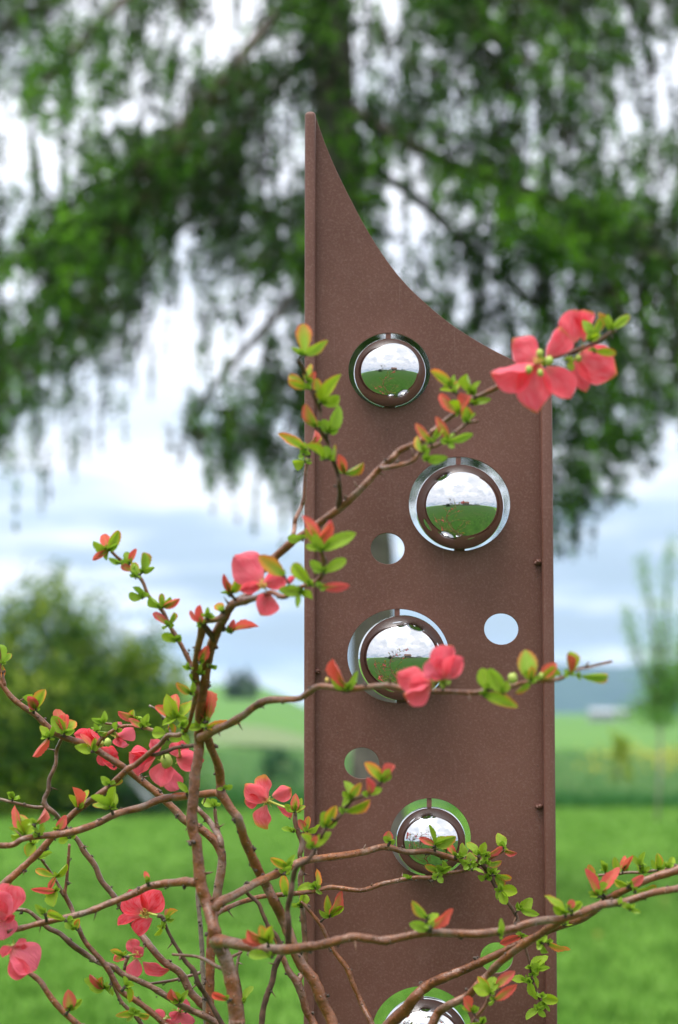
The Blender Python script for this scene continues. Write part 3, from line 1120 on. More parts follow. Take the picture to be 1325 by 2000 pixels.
    for i, ((bx, by, br), h, tw) in enumerate(balls):
        c = W(bx, by, YP)
        push = 0.15 * (W(bx + br, by, YP).x - c.x)
        r = (W(bx + br, by, YP).x - c.x) * 0.997
        rz = r * (0.953 if i in (0, 4) else 0.966)
        n, m = 64, 40
        v, f = [], []
        for j in range(1, m):
            th = math.pi * j / m
            for k in range(n):
                ph = 2 * math.pi * k / n
                v.append((c.x + r * math.sin(th) * math.cos(ph), c.y + TH / 2 - push + r * math.sin(th) * math.sin(ph), c.z + rz * math.cos(th)))
        t = len(v); v.append((c.x, c.y + TH / 2 - push, c.z + rz)); v.append((c.x, c.y + TH / 2 - push, c.z - rz))
        for j in range(m - 2):
            for k in range(n):
                a = j * n + k; b = j * n + (k + 1) % n
                f.append((a, a + n, b + n, b))
        for k in range(n):
            f.append((t, k, (k + 1) % n)); f.append((t + 1, (m - 2) * n + (k + 1) % n, (m - 2) * n + k))
        o = mesh_obj('steel_ball', v, f, M['chrome'], e)
        if labels[i]:
            o['label'] = labels[i]
        # tabs bridge the opening above and below the ball
        (hc, ex, ez, _) = ring(*h)
        tx = W(bx, by, YP).x
        hwt = tw * YP / FPX / 2
        for side in (1, -1):
            ztop_h = hc[1] + side * ez
            zb = (c.z) + side * rz * 0.965
            w = hwt if side > 0 else hwt * 2.2
            if side > 0:
                txx = hc[0] + foot.x - (2 * YP / FPX)
            else:
                txx = tx
            za, zc = sorted((zb - side * 0.002, ztop_h + side * 0.0016))
            v, f = boxmesh(txx - w, txx + w, YP + 0.0005, YP + 0.0026, za, zc)
            mesh_obj('tab', v, f, M['paint'], e, smooth=False)
    # foot plate on the lawn
    v, f = boxmesh(lx0 - 0.05, rx1 + 0.05, YP - 0.10, YP + 0.10, 0.002, 0.012)
    mesh_obj('foot_plate', v, f, M['paint'], e, smooth=False)
    return e


stele()
# ================================================================== FLOWERING QUINCE
# branches: (material, thorniness, [(px, py, radius px, distance m), ...])
BR = [
 ('bark', .5, [(463,2000,16,1.56),(457,1941,15,1.56),(449,1900,14.5,1.56),(436,1862,14.5,1.56),(424,1837,14.5,1.56),(417,1807,13,1.56),(406,1767,13,1.57),(395,1737,12.5,1.57),(390,1708,11.5,1.57),(387,1674,11,1.57),(383,1640,11,1.57),(378,1628,11,1.57),(375,1594,11,1.57),(378,1560,11,1.57),(382,1515,11,1.57),(387,1481,10.5,1.57),(390,1447,11,1.57),(391,1410,11,1.56),(392,1379,10,1.55),(397,1345,10,1.54),(401,1328,10,1.53),(405,1294,10,1.52),(419,1245,10,1.50),(437,1211,9,1.48),(455,1180,8.5,1.46),(485,1160,7,1.46),(506,1128,7,1.47),(518,1105,7.5,1.47),(542,1084,8,1.47),(567,1062,8.5,1.46),(593,1043,7.5,1.45),(632,1016,8,1.44),(665,992,8,1.43),(700,960,7,1.42),(740,917,6.5,1.42),(763,899,6.5,1.41),(781,881,6.5,1.41),(815,865,6,1.40),(840,847,5.5,1.40),(867,824,5.5,1.40),(887,809,5,1.39),(905,792,5,1.39),(921,781,5.5,1.39),(966,759,5.5,1.38),(989,741,5.5,1.37),(1021,721,4.5,1.37),(1048,708,4.5,1.36),(1090,696,4,1.36),(1130,683,4,1.35),(1165,668,4,1.34),(1203,644,4,1.33)]),
 ('bark', .3, [(455,1180,8,1.46),(480,1173,8,1.45),(505,1166,6,1.43),(531,1157,5,1.41),(555,1166,5,1.40),(588,1147,4.5,1.39),(617,1136,5,1.38),(632,1115,5,1.37),(629,1077,5,1.36),(620,1055,4.5,1.36),(617,1040,3.5,1.36)]),
 ('bark', .2, [(745,912,5.5,1.42),(758,913,5,1.40),(790,906,4.5,1.39),(808,899,4.2,1.38),(824,881,4.2,1.38),(858,867,4,1.37),(887,847,4,1.37),(912,827,3.8,1.37),(935,822,3.6,1.37)]),
 ('spur', .3, [(662,990,7,1.43),(664,965,5.5,1.42),(663,943,5,1.41),(660,924,4.8,1.41),(649,892,4.6,1.40),(641,863,4.6,1.40),(626,838,4.6,1.39),(624,816,4.4,1.39),(625,797,4.6,1.39),(615,776,4.2,1.38),(605,753,3.8,1.38),(596,728,4,1.38),(584,705,4.5,1.37)]),
 ('bark', .3, [(570,1055,6,1.46),(574,1040,4.8,1.46),(576,1026,4.8,1.47),(579,1011,4.6,1.47),(588,992,4.4,1.48),(594,972,4.2,1.48),(596,943,4.2,1.48),(598,916,3.8,1.48),(604,893,3.8,1.48)]),
 ('bark', .3, [(455,1180,8,1.47),(449,1190,7.5,1.47),(436,1203,6.5,1.47),(421,1210,6.5,1.47),(397,1215,7,1.48),(394,1238,8,1.49),(388,1260,7,1.50),(384,1285,7,1.51),(381,1308,7,1.52),(385,1333,6.5,1.53),(384,1353,6,1.53),(378,1380,5,1.54),(370,1410,4.5,1.55),(361,1429,4.5,1.56),(347,1436,5,1.58),(329,1436,5,1.60),(313,1454,5.2,1.61),(291,1472,5.5,1.62),(264,1495,6,1.63),(251,1501,6.5,1.63),(215,1536,6.5,1.64),(197,1550,7,1.64),(147,1586,6.8,1.65),(111,1626,7,1.65),(66,1675,7,1.65),(14,1722,8,1.65),(-30,1765,8,1.65)]),
 ('spur', .2, [(419,1246,9,1.50),(408,1234,6,1.49),(398,1219,5.5,1.48)]),
 ('bark', .4, [(380,1306,6,1.52),(374,1299,5,1.52),(363,1276,5,1.52),(349,1251,4.6,1.52),(333,1224,4.4,1.52),(320,1197,4.2,1.52),(306,1181,4,1.52),(290,1163,4,1.52),(281,1140,3.8,1.52),(273,1127,4,1.52),(259,1111,3.6,1.52),(241,1097,3.6,1.52),(229,1088,3.4,1.52),(218,1077,3.4,1.52)]),
 ('bark', .5, [(392,1440,10,1.56),(404,1436,10,1.55),(413,1429,9,1.54),(431,1421,8.5,1.52),(449,1413,8.2,1.51),(476,1397,8,1.49),(499,1379,7.8,1.48),(524,1368,8,1.47),(560,1366,6.8,1.45),(586,1364,6.5,1.44),(606,1351,6.5,1.43),(626,1340,6.2,1.42),(675,1346,6.2,1.41),(720,1342,6,1.40),(761,1339,6,1.39),(804,1349,5.2,1.38),(847,1350,5,1.37),(881,1351,5,1.37),(906,1352,5,1.36),(931,1353,5.5,1.36),(962,1344,5,1.36),(983,1345,4.6,1.35),(1013,1336,4.6,1.35),(1047,1331,4.4,1.35),(1093,1326,3.8,1.34),(1124,1309,3,1.34),(1152,1303,2.8,1.34),(1196,1292,3.2,1.34)]),
 ('bark', .6, [(404,1436,9,1.56),(417,1472,8,1.58),(427,1497,9,1.59),(431,1526,9,1.60),(433,1549,10,1.60),(449,1576,9,1.60),(465,1599,9.5,1.60),(476,1635,9.5,1.61),(490,1667,9.8,1.62),(506,1703,10,1.63),(521,1730,10,1.64),(534,1757,10.5,1.64),(550,1789,10.5,1.65),(564,1820,10.5,1.65),(575,1852,11,1.65),(589,1884,11,1.65),(607,1906,11.5,1.65),(620,1929,12,1.65),(629,1956,11.5,1.65),(648,1995,11.5,1.65),(660,2060,12,1.64)]),
 ('bark', .5, [(433,1555,9,1.60),(427,1549,8,1.61),(397,1551,7.4,1.62),(363,1555,8,1.63),(336,1557,8,1.64),(307,1564,7.4,1.64),(279,1576,7.2,1.64),(250,1583,7,1.64),(226,1590,7.4,1.63),(192,1607,7.2,1.63),(158,1620,7.4,1.62),(120,1629,7.6,1.62),(79,1633,6.4,1.61),(45,1639,6,1.60),(20,1651,6.2,1.60),(-40,1650,6,1.59)]),
 ('spur', .3, [(388,1455,5,1.57),(361,1458,4,1.60),(341,1461,4,1.61),(325,1468,4,1.61),(302,1474,4,1.62),(291,1472,4,1.62)]),
 ('bark', .7, [(-30,1310,5,1.72),(0,1333,5,1.72),(9,1344,5.4,1.72),(23,1362,5.8,1.72),(45,1380,6,1.72),(70,1397,6.2,1.72),(91,1417,6.4,1.72),(109,1432,7,1.72),(136,1444,7,1.72),(163,1452,7,1.72),(190,1466,7,1.72),(215,1481,7,1.72),(240,1498,7.4,1.72),(263,1514,7.4,1.73),(300,1543,7.6,1.73),(313,1554,7.6,1.73),(341,1581,7.8,1.73),(363,1603,8.2,1.73),(390,1617,8.4,1.73),(417,1640,8.6,1.73),(431,1662,9.2,1.73),(434,1687,9.4,1.73),(429,1719,9.4,1.73),(424,1753,9.4,1.73),(417,1800,9.4,1.73),(412,1850,9.4,1.73),(410,1934,9.4,1.73),(411,2000,9.4,1.73),(411,2060,9.4,1.73)]),
 ('bark', .2, [(9,1340,5,1.72),(4,1318,4.6,1.72),(1,1303,4,1.72),(0,1283,3.5,1.72),(-3,1262,3,1.72)]),
 ('bark2', .6, [(372,1504,2.4,1.76),(372,1540,2.8,1.76),(378,1570,4,1.76),(390,1583,5.4,1.75),(408,1603,6.2,1.75),(420,1620,6.6,1.74),(430,1640,7,1.73),(433,1665,7,1.73)]),
 ('bark2', .8, [(428,1635,5.5,1.74),(424,1612,4,1.74),(421,1592,3.6,1.74),(420,1580,3.6,1.74)]),
 ('bark2', 1., [(122,1441,3.6,1.74),(111,1466,4,1.75),(109,1494,4,1.75),(97,1521,4.4,1.75),(95,1543,4.6,1.75),(87,1561,5,1.75),(90,1575,6,1.75),(109,1590,5,1.75),(120,1606,5,1.76),(135,1624,5,1.76),(152,1641,5,1.76),(167,1666,6,1.76),(186,1691,6,1.76),(197,1718,6,1.76),(215,1740,6,1.76),(235,1767,6.4,1.76),(256,1797,6.8,1.76),(272,1820,7,1.76),(300,1856,7.2,1.75),(322,1880,7.6,1.75),(352,1900,8.2,1.75),(372,1937,8.4,1.75),(395,1961,8.6,1.75),(413,1980,9,1.75),(432,2004,9,1.75),(450,2050,9,1.75)]),
 ('bark2', .5, [(-30,1556,3.2,1.74),(0,1561,3.4,1.74),(25,1567,3.4,1.74),(54,1574,3.6,1.75),(77,1577,4,1.75),(92,1575,5,1.75)]),
 ('bark2', 1., [(20,1782,3.4,1.70),(29,1777,3.6,1.70),(54,1779,4,1.70),(75,1795,4.6,1.70),(95,1813,5,1.70),(118,1824,5.6,1.70),(140,1844,6,1.70),(172,1867,6,1.71),(197,1881,5.6,1.71),(222,1888,6,1.71),(240,1903,6,1.71),(269,1915,6,1.71),(291,1925,6.2,1.71),(318,1941,6.4,1.71),(347,1959,6.6,1.71),(372,1973,6.8,1.72),(404,1987,7,1.72),(440,2010,7,1.72)]),
 ('bark', .8, [(136,1648,3,1.70),(134,1675,3.2,1.70),(132,1706,3.2,1.70),(128,1736,3.6,1.70),(127,1747,5,1.70),(140,1774,4.6,1.70),(154,1813,4.8,1.69),(167,1840,5,1.69),(195,1872,5.8,1.69),(211,1892,6,1.69),(224,1917,6,1.69),(238,1937,6,1.69),(267,1955,6,1.69),(300,1980,6.2,1.69),(325,2005,6.4,1.69)]),
 ('bark2', .6, [(127,1750,5,1.70),(121,1742,4.4,1.70),(111,1722,3,1.70),(95,1697,2.8,1.70),(81,1679,2.8,1.69),(68,1660,2.6,1.68),(58,1638,2.6,1.66),(53,1630,2.4,1.65)]),
 ('bark', .7, [(20,1868,4.4,1.64),(47,1892,5.2,1.64),(77,1915,6,1.64),(91,1935,6.2,1.64),(111,1962,6.4,1.64),(134,1985,6.4,1.64),(160,2008,6.6,1.64)]),
 ('bark', .5, [(384,1724,9.5,1.57),(363,1722,9,1.58),(341,1724,8.4,1.59),(320,1726,8,1.60),(291,1731,7.6,1.60),(267,1743,7.2,1.60),(217,1763,6.8,1.60),(172,1781,6.6,1.60),(129,1792,6.2,1.60),(86,1802,6,1.60),(41,1813,5.6,1.60),(15,1820,5,1.60)]),
 ('bark', .5, [(421,1775,10,1.56),(430,1762,9.5,1.56),(454,1751,9,1.58),(494,1728,8.4,1.60),(525,1713,8.2,1.62),(550,1703,8.2,1.64),(584,1684,7.8,1.65),(624,1677,7.6,1.67),(669,1671,7.4,1.68),(711,1664,7.2,1.70),(752,1654,6.6,1.71),(793,1664,5.8,1.72),(837,1663,6,1.73),(867,1671,6.2,1.74),(901,1680,6.2,1.74),(939,1683,5.6,1.74),(959,1674,4.2,1.74),(985,1660,3.4,1.74)]),
 ('spur', 1., [(936,1683,5.4,1.74),(945,1692,4.8,1.74),(956,1708,4.6,1.75),(967,1729,4.4,1.75),(977,1747,4,1.75),(993,1764,3.8,1.75),(1009,1790,3.8,1.75),(1018,1822,3.6,1.75),(1028,1857,3,1.75),(1036,1886,2.6,1.75),(1037,1915,2.6,1.75),(1047,1934,3.2,1.75),(1057,1957,3.4,1.75),(1052,1974,2.8,1.75)]),
 ('bark', .6, [(420,1788,6,1.58),(431,1780,5.4,1.64),(454,1769,5.2,1.66),(482,1759,5.2,1.68),(512,1751,5,1.69),(567,1746,5,1.70),(612,1741,5,1.71),(649,1733,5,1.72),(704,1739,5,1.72),(744,1727,5.2,1.73),(772,1721,5,1.73),(813,1714,4.6,1.73),(843,1714,4.4,1.73),(863,1707,4.2,1.74),(892,1703,4,1.74),(911,1699,3.6,1.74),(938,1689,3.4,1.74)]),
 ('bark', .35, [(421,1838,14,1.56),(427,1838,14,1.55),(454,1842,12,1.53),(494,1850,11,1.51),(521,1853,10.6,1.50),(550,1855,10.2,1.49),(582,1852,9.8,1.48),(627,1845,9,1.47),(672,1834,8.6,1.46),(694,1830,9,1.46),(730,1835,8.4,1.46),(752,1837,9,1.46),(791,1829,8.2,1.46),(836,1821,9,1.46),(892,1823,8.2,1.47),(944,1823,8.2,1.47),(996,1815,8,1.48),(1044,1800,8,1.48),(1092,1795,8,1.49),(1131,1784,8,1.49),(1173,1768,8,1.50),(1221,1761,7.4,1.51),(1272,1745,7.4,1.51),(1325,1735,7,1.52),(1375,1722,7,1.52)]),
 ('bark', .4, [(735,2040,14,1.70),(763,2000,13,1.69),(791,1974,12,1.68),(809,1949,11,1.67),(836,1925,10.4,1.67),(870,1909,9.6,1.66),(904,1895,8.8,1.66),(949,1875,8,1.65),(1000,1850,7.4,1.64),(1050,1828,7,1.63),(1092,1810,7,1.62),(1134,1796,7,1.60),(1160,1780,7.2,1.58),(1180,1760,7.4,1.57),(1208,1745,7.4,1.56),(1253,1723,7.8,1.55),(1285,1711,8,1.55),(1325,1699,9,1.55),(1375,1680,9,1.55)]),
 ('bark', .5, [(825,2045,9.6,1.60),(843,2003,9.2,1.60),(858,1977,9,1.60),(881,1961,8.4,1.59),(913,1945,8,1.59),(933,1925,8,1.58),(954,1904,7.8,1.58),(977,1879,7.6,1.57),(1000,1861,7.8,1.56),(1019,1848,8,1.55),(1054,1825,8,1.53),(1080,1808,7.6,1.51),(1100,1797,7,1.50)]),
 ('bark', .2, [(918,2020,4,1.56),(924,1995,3.8,1.56),(938,1977,3.6,1.56),(951,1958,3.6,1.56),(958,1938,3.4,1.56)]),
 ('bark2', .6, [(1165,1710,2.6,1.60),(1205,1707,3,1.60),(1230,1704,3,1.60),(1256,1704,3,1.60),(1298,1697,3.2,1.61),(1340,1690,3.2,1.61)]),
 ('bark2', 1., [(577,1584,3.6,1.73),(577,1604,5,1.73),(584,1629,5,1.73),(590,1647,5.4,1.73),(586,1672,5,1.73),(592,1694,5.4,1.74),(587,1714,5.6,1.74),(589,1740,5.8,1.74),(591,1771,6,1.74),(594,1807,6,1.74),(596,1843,6,1.74),(596,1884,5.6,1.74),(588,1908,5,1.74),(582,1922,6,1.72)]),
 ('bark', .7, [(520,1806,3.6,1.69),(530,1820,4,1.69),(541,1838,5,1.69),(552,1868,6,1.69),(564,1897,6.4,1.69),(580,1918,8.6,1.69),(591,1945,8.6,1.69),(598,1972,8,1.69),(611,1995,8,1.69),(630,2040,8,1.68)]),
 ('spur', .8, [(478,1738,3.4,1.66),(487,1748,4,1.67),(505,1764,4,1.67),(514,1786,4.2,1.67),(525,1809,4.2,1.67),(541,1829,4.4,1.67),(550,1855,5.6,1.67),(548,1866,6,1.66),(537,1890,6,1.66),(532,1918,6,1.66),(521,1947,6,1.66),(514,1974,6,1.66),(511,2005,6.2,1.66),(505,2060,6.2,1.66)]),
 ('spur', .25, [(563,1842,7,1.50),(564,1801,6.2,1.49),(562,1774,5.6,1.49),(569,1746,5.6,1.48),(572,1719,5.4,1.48),(580,1694,5.2,1.47),(602,1679,4.6,1.46),(619,1654,4,1.46),(630,1630,3.6,1.45),(639,1614,3.6,1.45),(659,1599,3.8,1.44),(674,1580,3.8,1.44),(689,1562,3.8,1.43),(709,1555,3.6,1.42),(729,1542,3.4,1.42),(746,1527,3.2,1.42)]),
 ('bark', .8, [(588,1760,3,1.73),(596,1768,3.6,1.73),(611,1786,3.6,1.73),(627,1807,4,1.73),(638,1829,4.2,1.73),(652,1857,4.6,1.73),(668,1877,5,1.73),(679,1893,5.4,1.73),(691,1925,5.2,1.73),(706,1958,5.4,1.73),(724,1995,6,1.72),(740,2040,6.4,1.72)]),
 ('spur', 1., [(308,1788,5,1.70),(316,1790,4.6,1.70),(329,1821,3.4,1.70),(350,1857,3.8,1.70),(363,1878,4.4,1.70),(379,1896,5,1.70),(388,1921,5,1.70),(404,1946,5,1.71),(420,1975,5.2,1.71),(440,2010,5.4,1.71)]),
 ('bark2', .3, [(336,1864,2.8,1.60),(363,1866,3,1.60),(386,1869,3.4,1.60),(408,1878,3.8,1.58),(427,1889,4.4,1.57),(445,1895,4.4,1.56)]),
 ('dead', .2, [(386,1735,3,1.74),(386,1746,4,1.74),(388,1772,4.6,1.74),(391,1800,4.8,1.74),(394,1844,5.2,1.74),(397,1900,5,1.74),(399,1934,4.6,1.74),(401,1975,4.4,1.74),(402,2020,4.4,1.74)]),
 ('bark2', .9, [(290,1922,2.6,1.76),(311,1919,3,1.76),(341,1914,3,1.76),(372,1905,3.2,1.76),(395,1898,3.4,1.76),(408,1890,3.4,1.75)]),
 ('bark', .6, [(190,1456,4,1.71),(197,1444,4,1.71),(213,1432,3.8,1.71),(238,1419,3.6,1.71),(267,1418,3.4,1.70),(284,1422,3.6,1.69),(309,1429,4,1.66),(331,1436,4.4,1.62)]),
 ('bark2', .2, [(238,1419,3,1.71),(222,1415,2.6,1.71),(206,1413,2.2,1.71)]),
 ('dead', .2, [(291,1378,2.8,1.64),(302,1383,2,1.64),(316,1395,2.8,1.64),(328,1410,2.2,1.63),(333,1430,2.4,1.62)]),
 ('bark2', .8, [(470,1854,3,1.70),(463,1889,3,1.70),(466,1914,3.4,1.70),(472,1950,3.4,1.70),(476,2010,4,1.69)]),
 ('bark2', .5, [(440,1872,3.4,1.66),(452,1869,3,1.66),(472,1860,3,1.67)]),
 ('bark2', .8, [(216,1910,3,1.72),(229,1940,3.8,1.72),(240,1960,4,1.72),(260,1980,4.2,1.72),(280,2004,4.4,1.72)]),
 ('bark2', .5, [(243,1895,3.4,1.73),(246,1880,3.6,1.73),(252,1866,3.4,1.73)]),
]

# leaves: base -> tips; letter g green, y green with red margin, o orange, r red; optional width
LV = """
596,692 593,633 o.50 642,666 y.40 570,679 g.40
602,745 606,709 o.55 616,726 r.5
602,760 561,732 o.42 563,744 y.42
628,787 618,738 o.40 656,733 y.4 664,770 g.60
619,833 600,785 r.55 592,817 y.6
642,846 666,795 g.45 660,840 g.6 630,821 g.7
634,897 597,868 y.35
596,878 550,846 o.35
606,872 617,840 r.4 630,851 y.4
594,888 583,893 o.6
596,901 572,905 g.9
643,897 660,869 y.7 632,871 g.7
674,924 662,888 r.5 710,898 y.4 660,905 g.5
879,755 837,729 o.42 889,732 g.5
887,765 859,763 g.55 903,738 y.45
923,768 918,729 g.65 934,744 g.5
896,808 854,769 r.4 915,770 r.55 872,785 g.5
912,824 910,793 y.7 932,811 g.5
922,788 958,779 o.3
876,857 853,816 r.4
842,864 812,829 r.35 861,833 y.4
828,884 809,849 o.40
835,899 874,894 g.45
874,863 925,846 g.3 889,874 g.5 861,860 g.8
1160,654 1138,625 g.5 1178,612 o.4
1194,642 1232,615 y.35 1186,616 g.6 1168,612 o.3
1160,686 1204,691 y.36
1152,665 1150,640 g.6 1175,652 g.5
1110,705 1119,722 g.6
1070,712 1050,702 g.8
213,1075 187,1050 g.60 201,1040 r.55 229,1038 y.5 233,1062 g.45 186,1075 g.5 181,1094 r.35 208,1094 g.5
236,1100 213,1092 o.4
254,1100 245,1076 g.60 268,1072 r.4
259,1116 237,1104 r.55
266,1127 261,1095 y.5 258,1116 g.7
279,1118 279,1080 y.6 306,1106 g.35 276,1113 g.6
279,1168 248,1163 g.55 272,1145 r.4 256,1148 r.25
319,1186 295,1160 g.5 317,1158 y.5 332,1163 g.5 354,1167 r.38
329,1222 298,1193 r.36 340,1197 y.45 320,1214 g.6
345,1251 315,1240 g.58 355,1240 g.6
393,1218 372,1192 r.4 396,1181 r.5 381,1222 g.5
406,1205 407,1184 o.4 410,1198 g.7
372,1306 357,1302 g.5
379,1330 368,1316 g.6
373,1354 345,1329 o.42 379,1333 g.6
391,1294 406,1260 r.5 395,1274 g.5
392,1316 391,1297 g.5
410,1302 425,1297 r.4
401,1406 399,1344 r.26
513,1140 506,1112 o.5
451,1159 437,1118 r.3 440,1135 y.6 468,1120 o.5 429,1158 g.25
436,1194 421,1178 o.85
451,1234 504,1222 r.3 457,1210 r.5
555,1124 506,1086 o.50
593,1053 561,1050 g.55
619,1058 598,1007 r.42 634,1014 r.4 652,1028 r.6 596,1032 o.5
630,1075 621,1040 g.65 691,1040 g.38 596,1067 g.45 647,1052 y.4
632,1117 678,1091 g.38 605,1094 g.5 612,1108 g.7
608,1143 571,1100 y.42 600,1128 g.6
627,1147 683,1143 r.33 639,1152 g.6
588,1155 545,1152 g.5 579,1185 g.35 611,1175 g.4 604,1164 g.5
4,1297 23,1277 y.5 -2,1258 g.6 3,1325 o.5
70,1385 88,1346 o.50 50,1358 r.6 75,1367 r.5 41,1364 g.5
95,1440 79,1416 y.5 99,1414 y.4 58,1468 r.36 80,1445 g.5
127,1432 103,1398 g.6 109,1386 r.5 126,1394 r.55 146,1404 o.75 149,1425 g.5 110,1414 r.6
181,1467 146,1457 g.5 156,1434 r.36 187,1441 y.6 192,1452 g.6
201,1412 178,1403 r.35 206,1391 r.5
190,1428 211,1426 y.6
265,1405 234,1385 r.45 265,1384 y.6 272,1398 g.6
279,1419 250,1403 r.38
283,1417 292,1393 o.45
228,1428 233,1409 g.5
152,1578 132,1553 g.5 145,1538 r.5 172,1541 y.45 160,1560 g.6
215,1532 197,1517 g.7 240,1524 o.45
217,1578 181,1570 y.45 237,1538 g.5 198,1558 r.4 226,1546 g.6 170,1562 g.4
25,1560 10,1550 g.6 26,1545 g.6
50,1630 21,1577 r.38 45,1586 y.5 21,1627 g.6 63,1600 g.9 38,1602 g.7 18,1616 g.3
68,1610 90,1579 r.45
77,1630 84,1608 r.5 60,1618 g.6
113,1621 130,1592 r.5 102,1616 g.5
136,1636 154,1626 o.7 114,1644 g.6 141,1620 y.5
66,1648 53,1676 y.75
76,1677 108,1668 r.34
109,1713 70,1699 o.33 127,1681 y.40 97,1736 r.45
109,1740 65,1738 r.28 88,1748 g.6 108,1774 g.8
88,1786 68,1765 r.4
130,1798 95,1786 y.4
149,1814 128,1797 g.5 156,1795 o.6 145,1781 g.6
136,1972 132,1929 r.55 160,1952 g.4 127,1966 g.6
288,1724 285,1700 r.5
204,1930 179,1894 r.3 165,1912 g.5 174,1930 g.6 204,1905 o.5 195,1918 r.45 220,1949 r.4
246,1925 240,1906 r.5 265,1928 g.5 258,1960 y.4
263,1978 226,1984 o.35 248,1994 r.5 277,1983 r.5 293,1985 o.4
240,1868 213,1856 o.4 222,1876 r.6 244,1857 g.6
577,1585 557,1570 g.6 577,1552 r.5 589,1560 g.5 596,1574 y.6
574,1624 549,1619 y.4
600,1625 584,1601 r.5 604,1594 o.45 627,1612 g.5
609,1655 589,1628 y.5 620,1632 r.5 647,1624 g.4 598,1652 g.6
637,1614 629,1588 g.85 657,1574 o.45 662,1604 g.5
684,1560 679,1522 g.65 706,1528 o.4 667,1574 g.6 672,1545 g.7
674,1585 724,1564 o.36
721,1553 719,1519 r.55 746,1539 g.5 709,1548 g.7
746,1526 715,1486 o.42 761,1503 g.8 770,1492 r.5 738,1508 g.6
761,1645 751,1632 g.6 761,1622 r.9 773,1638 g.7
562,1694 528,1674 o.42 574,1670 r.36 554,1684 g.5
556,1705 574,1692 g.5
557,1749 554,1709 o.45
617,1735 625,1697 o.55 602,1729 g.55 578,1735 g.5 634,1743 g.4
587,1769 597,1745 g.8 569,1765 g.5 595,1758 g.6
645,1789 670,1741 r.45 638,1752 o.4 672,1770 g.4 624,1782 g.5
524,1840 473,1833 r.36 486,1812 r.4 508,1810 o.55 538,1803 o.5 532,1815 r.4 505,1828 g.5
530,1868 486,1864 g.42
472,1958 496,1927 g.42
447,1953 416,1941 r.4
325,1796 327,1775 r.55 347,1777 o.4 341,1796 g.4
318,1812 300,1826 g.6
352,1956 329,1939 g.75 338,1927 r.5 366,1936 r.4
345,1402 304,1381 r.4 324,1361 y.55 338,1352 r.5 347,1367 g.6 381,1366 o.38 324,1396 g.6 365,1400 g.7 318,1412 g.6 335,1385 r.5
334,1412 339,1432 o.75
325,1432 297,1432 g.8 352,1446 g.6
354,1420 370,1405 g.7
358,1433 369,1453 r.5 368,1424 o.5
397,1419 386,1392 g.7 415,1424 g.6 372,1424 g.6
405,1410 397,1345 r.24
404,1422 461,1411 o.30
438,1541 455,1533 r.5
420,1575 392,1562 g.5 413,1560 g.6 431,1567 g.5
366,1548 349,1527 o.4
679,1346 657,1286 r.34 649,1320 g.5 700,1311 g.28 690,1340 g.5
868,1332 867,1345 g.7
952,1344 941,1305 g.70
983,1353 957,1307 g.5 990,1330 g.7
945,1358 1013,1385 y.33
1036,1330 1026,1266 y.55 1022,1310 g.6 1040,1300 o.4 1003,1347 y.4
1058,1326 1088,1297 r.6 1097,1314 g.5
1114,1316 1116,1271 y.6 1102,1279 r.4 1100,1320 g.5
1132,1320 1190,1322 y.34 1136,1331 r.4
850,1651 833,1609 r.2 820,1636 r.4 871,1634 g.65 891,1630 y.5
890,1672 871,1643 r.38
901,1675 905,1646 y.7
922,1697 920,1663 y.75
936,1670 913,1642 y.42 949,1647 g.6
950,1672 981,1653 r.42
983,1655 973,1626 y.7
986,1661 1014,1665 r.45
949,1685 985,1686 y.4
918,1688 896,1680 g.7 905,1698 g.5
861,1703 829,1690 o.4 866,1680 o.45 884,1692 r.4 852,1690 g.7
922,1698 945,1701 r.4
855,1713 865,1723 g.7
800,1716 789,1708 g.4
962,1706 969,1695 g.7
949,1716 934,1711 g.6
968,1709 1003,1718 y.36 986,1737 y.5
979,1739 990,1767 g.62 1010,1745 g.75 968,1756 g.6
1017,1777 1041,1755 g.65 1051,1787 g.4 1013,1759 r.3
1019,1828 977,1843 r.42 1009,1823 r.5 1038,1830 r.5
1070,1842 1114,1857 o.32
1058,1842 1070,1828 g.6 1070,1862 g.6 1051,1856 g.6
1037,1890 1064,1877 g.55 1070,1866 g.5 1051,1905 g.6
1052,1895 1077,1893 r.38
1029,1915 1001,1910 g.60
1041,1905 1048,1932 g.5
1034,1918 1048,1954 g.42
1058,1947 1088,1953 g.62 1063,1936 g.5
1051,1972 1030,1998 g.5 1065,1986 g.55 1044,1964 g.7
1063,1962 1074,1977 r.35
1104,1785 1070,1745 y.42 1081,1768 g.6 1137,1763 g.42
1112,1775 1121,1757 r.75
1168,1749 1139,1697 r.36 1150,1742 g.5 1189,1731 g.5
1173,1742 1211,1691 r.36
1160,1716 1150,1690 o.5
1212,1766 1226,1768 y.9
1232,1776 1253,1782 r.4
977,1826 980,1794 o.35 986,1832 g.6
1103,1806 1128,1803 o.45 1108,1794 y.5
1227,1730 1256,1710 r.5 1201,1716 y.45
1240,1742 1282,1730 y.4
1184,1703 1169,1677 r.35 1190,1685 g.5
1208,1705 1201,1673 y.4
1217,1700 1221,1670 r.45 1240,1668 r.3
1250,1690 1262,1663 r.35 1235,1672 r.4
1256,1703 1269,1694 g.5 1246,1688 g.6 1262,1680 g.4
1285,1698 1285,1667 y.5 1272,1680 r.5 1300,1692 g.5
1306,1695 1317,1687 r.5 1317,1672 g.5 1298,1680 r.4
838,1815 799,1803 g.5 852,1779 g.55
835,1793 807,1757 o.46
842,1812 888,1776 r.38
957,1940 928,1927 g.8 933,1908 o.4 966,1907 g.7
968,1928 1003,1898 r.42
966,1953 1007,1927 r.38 951,1956 g.7
922,1976 904,1948 r.8 903,1967 g.7
940,1998 947,1982 r.5 904,1998 g.5
"""

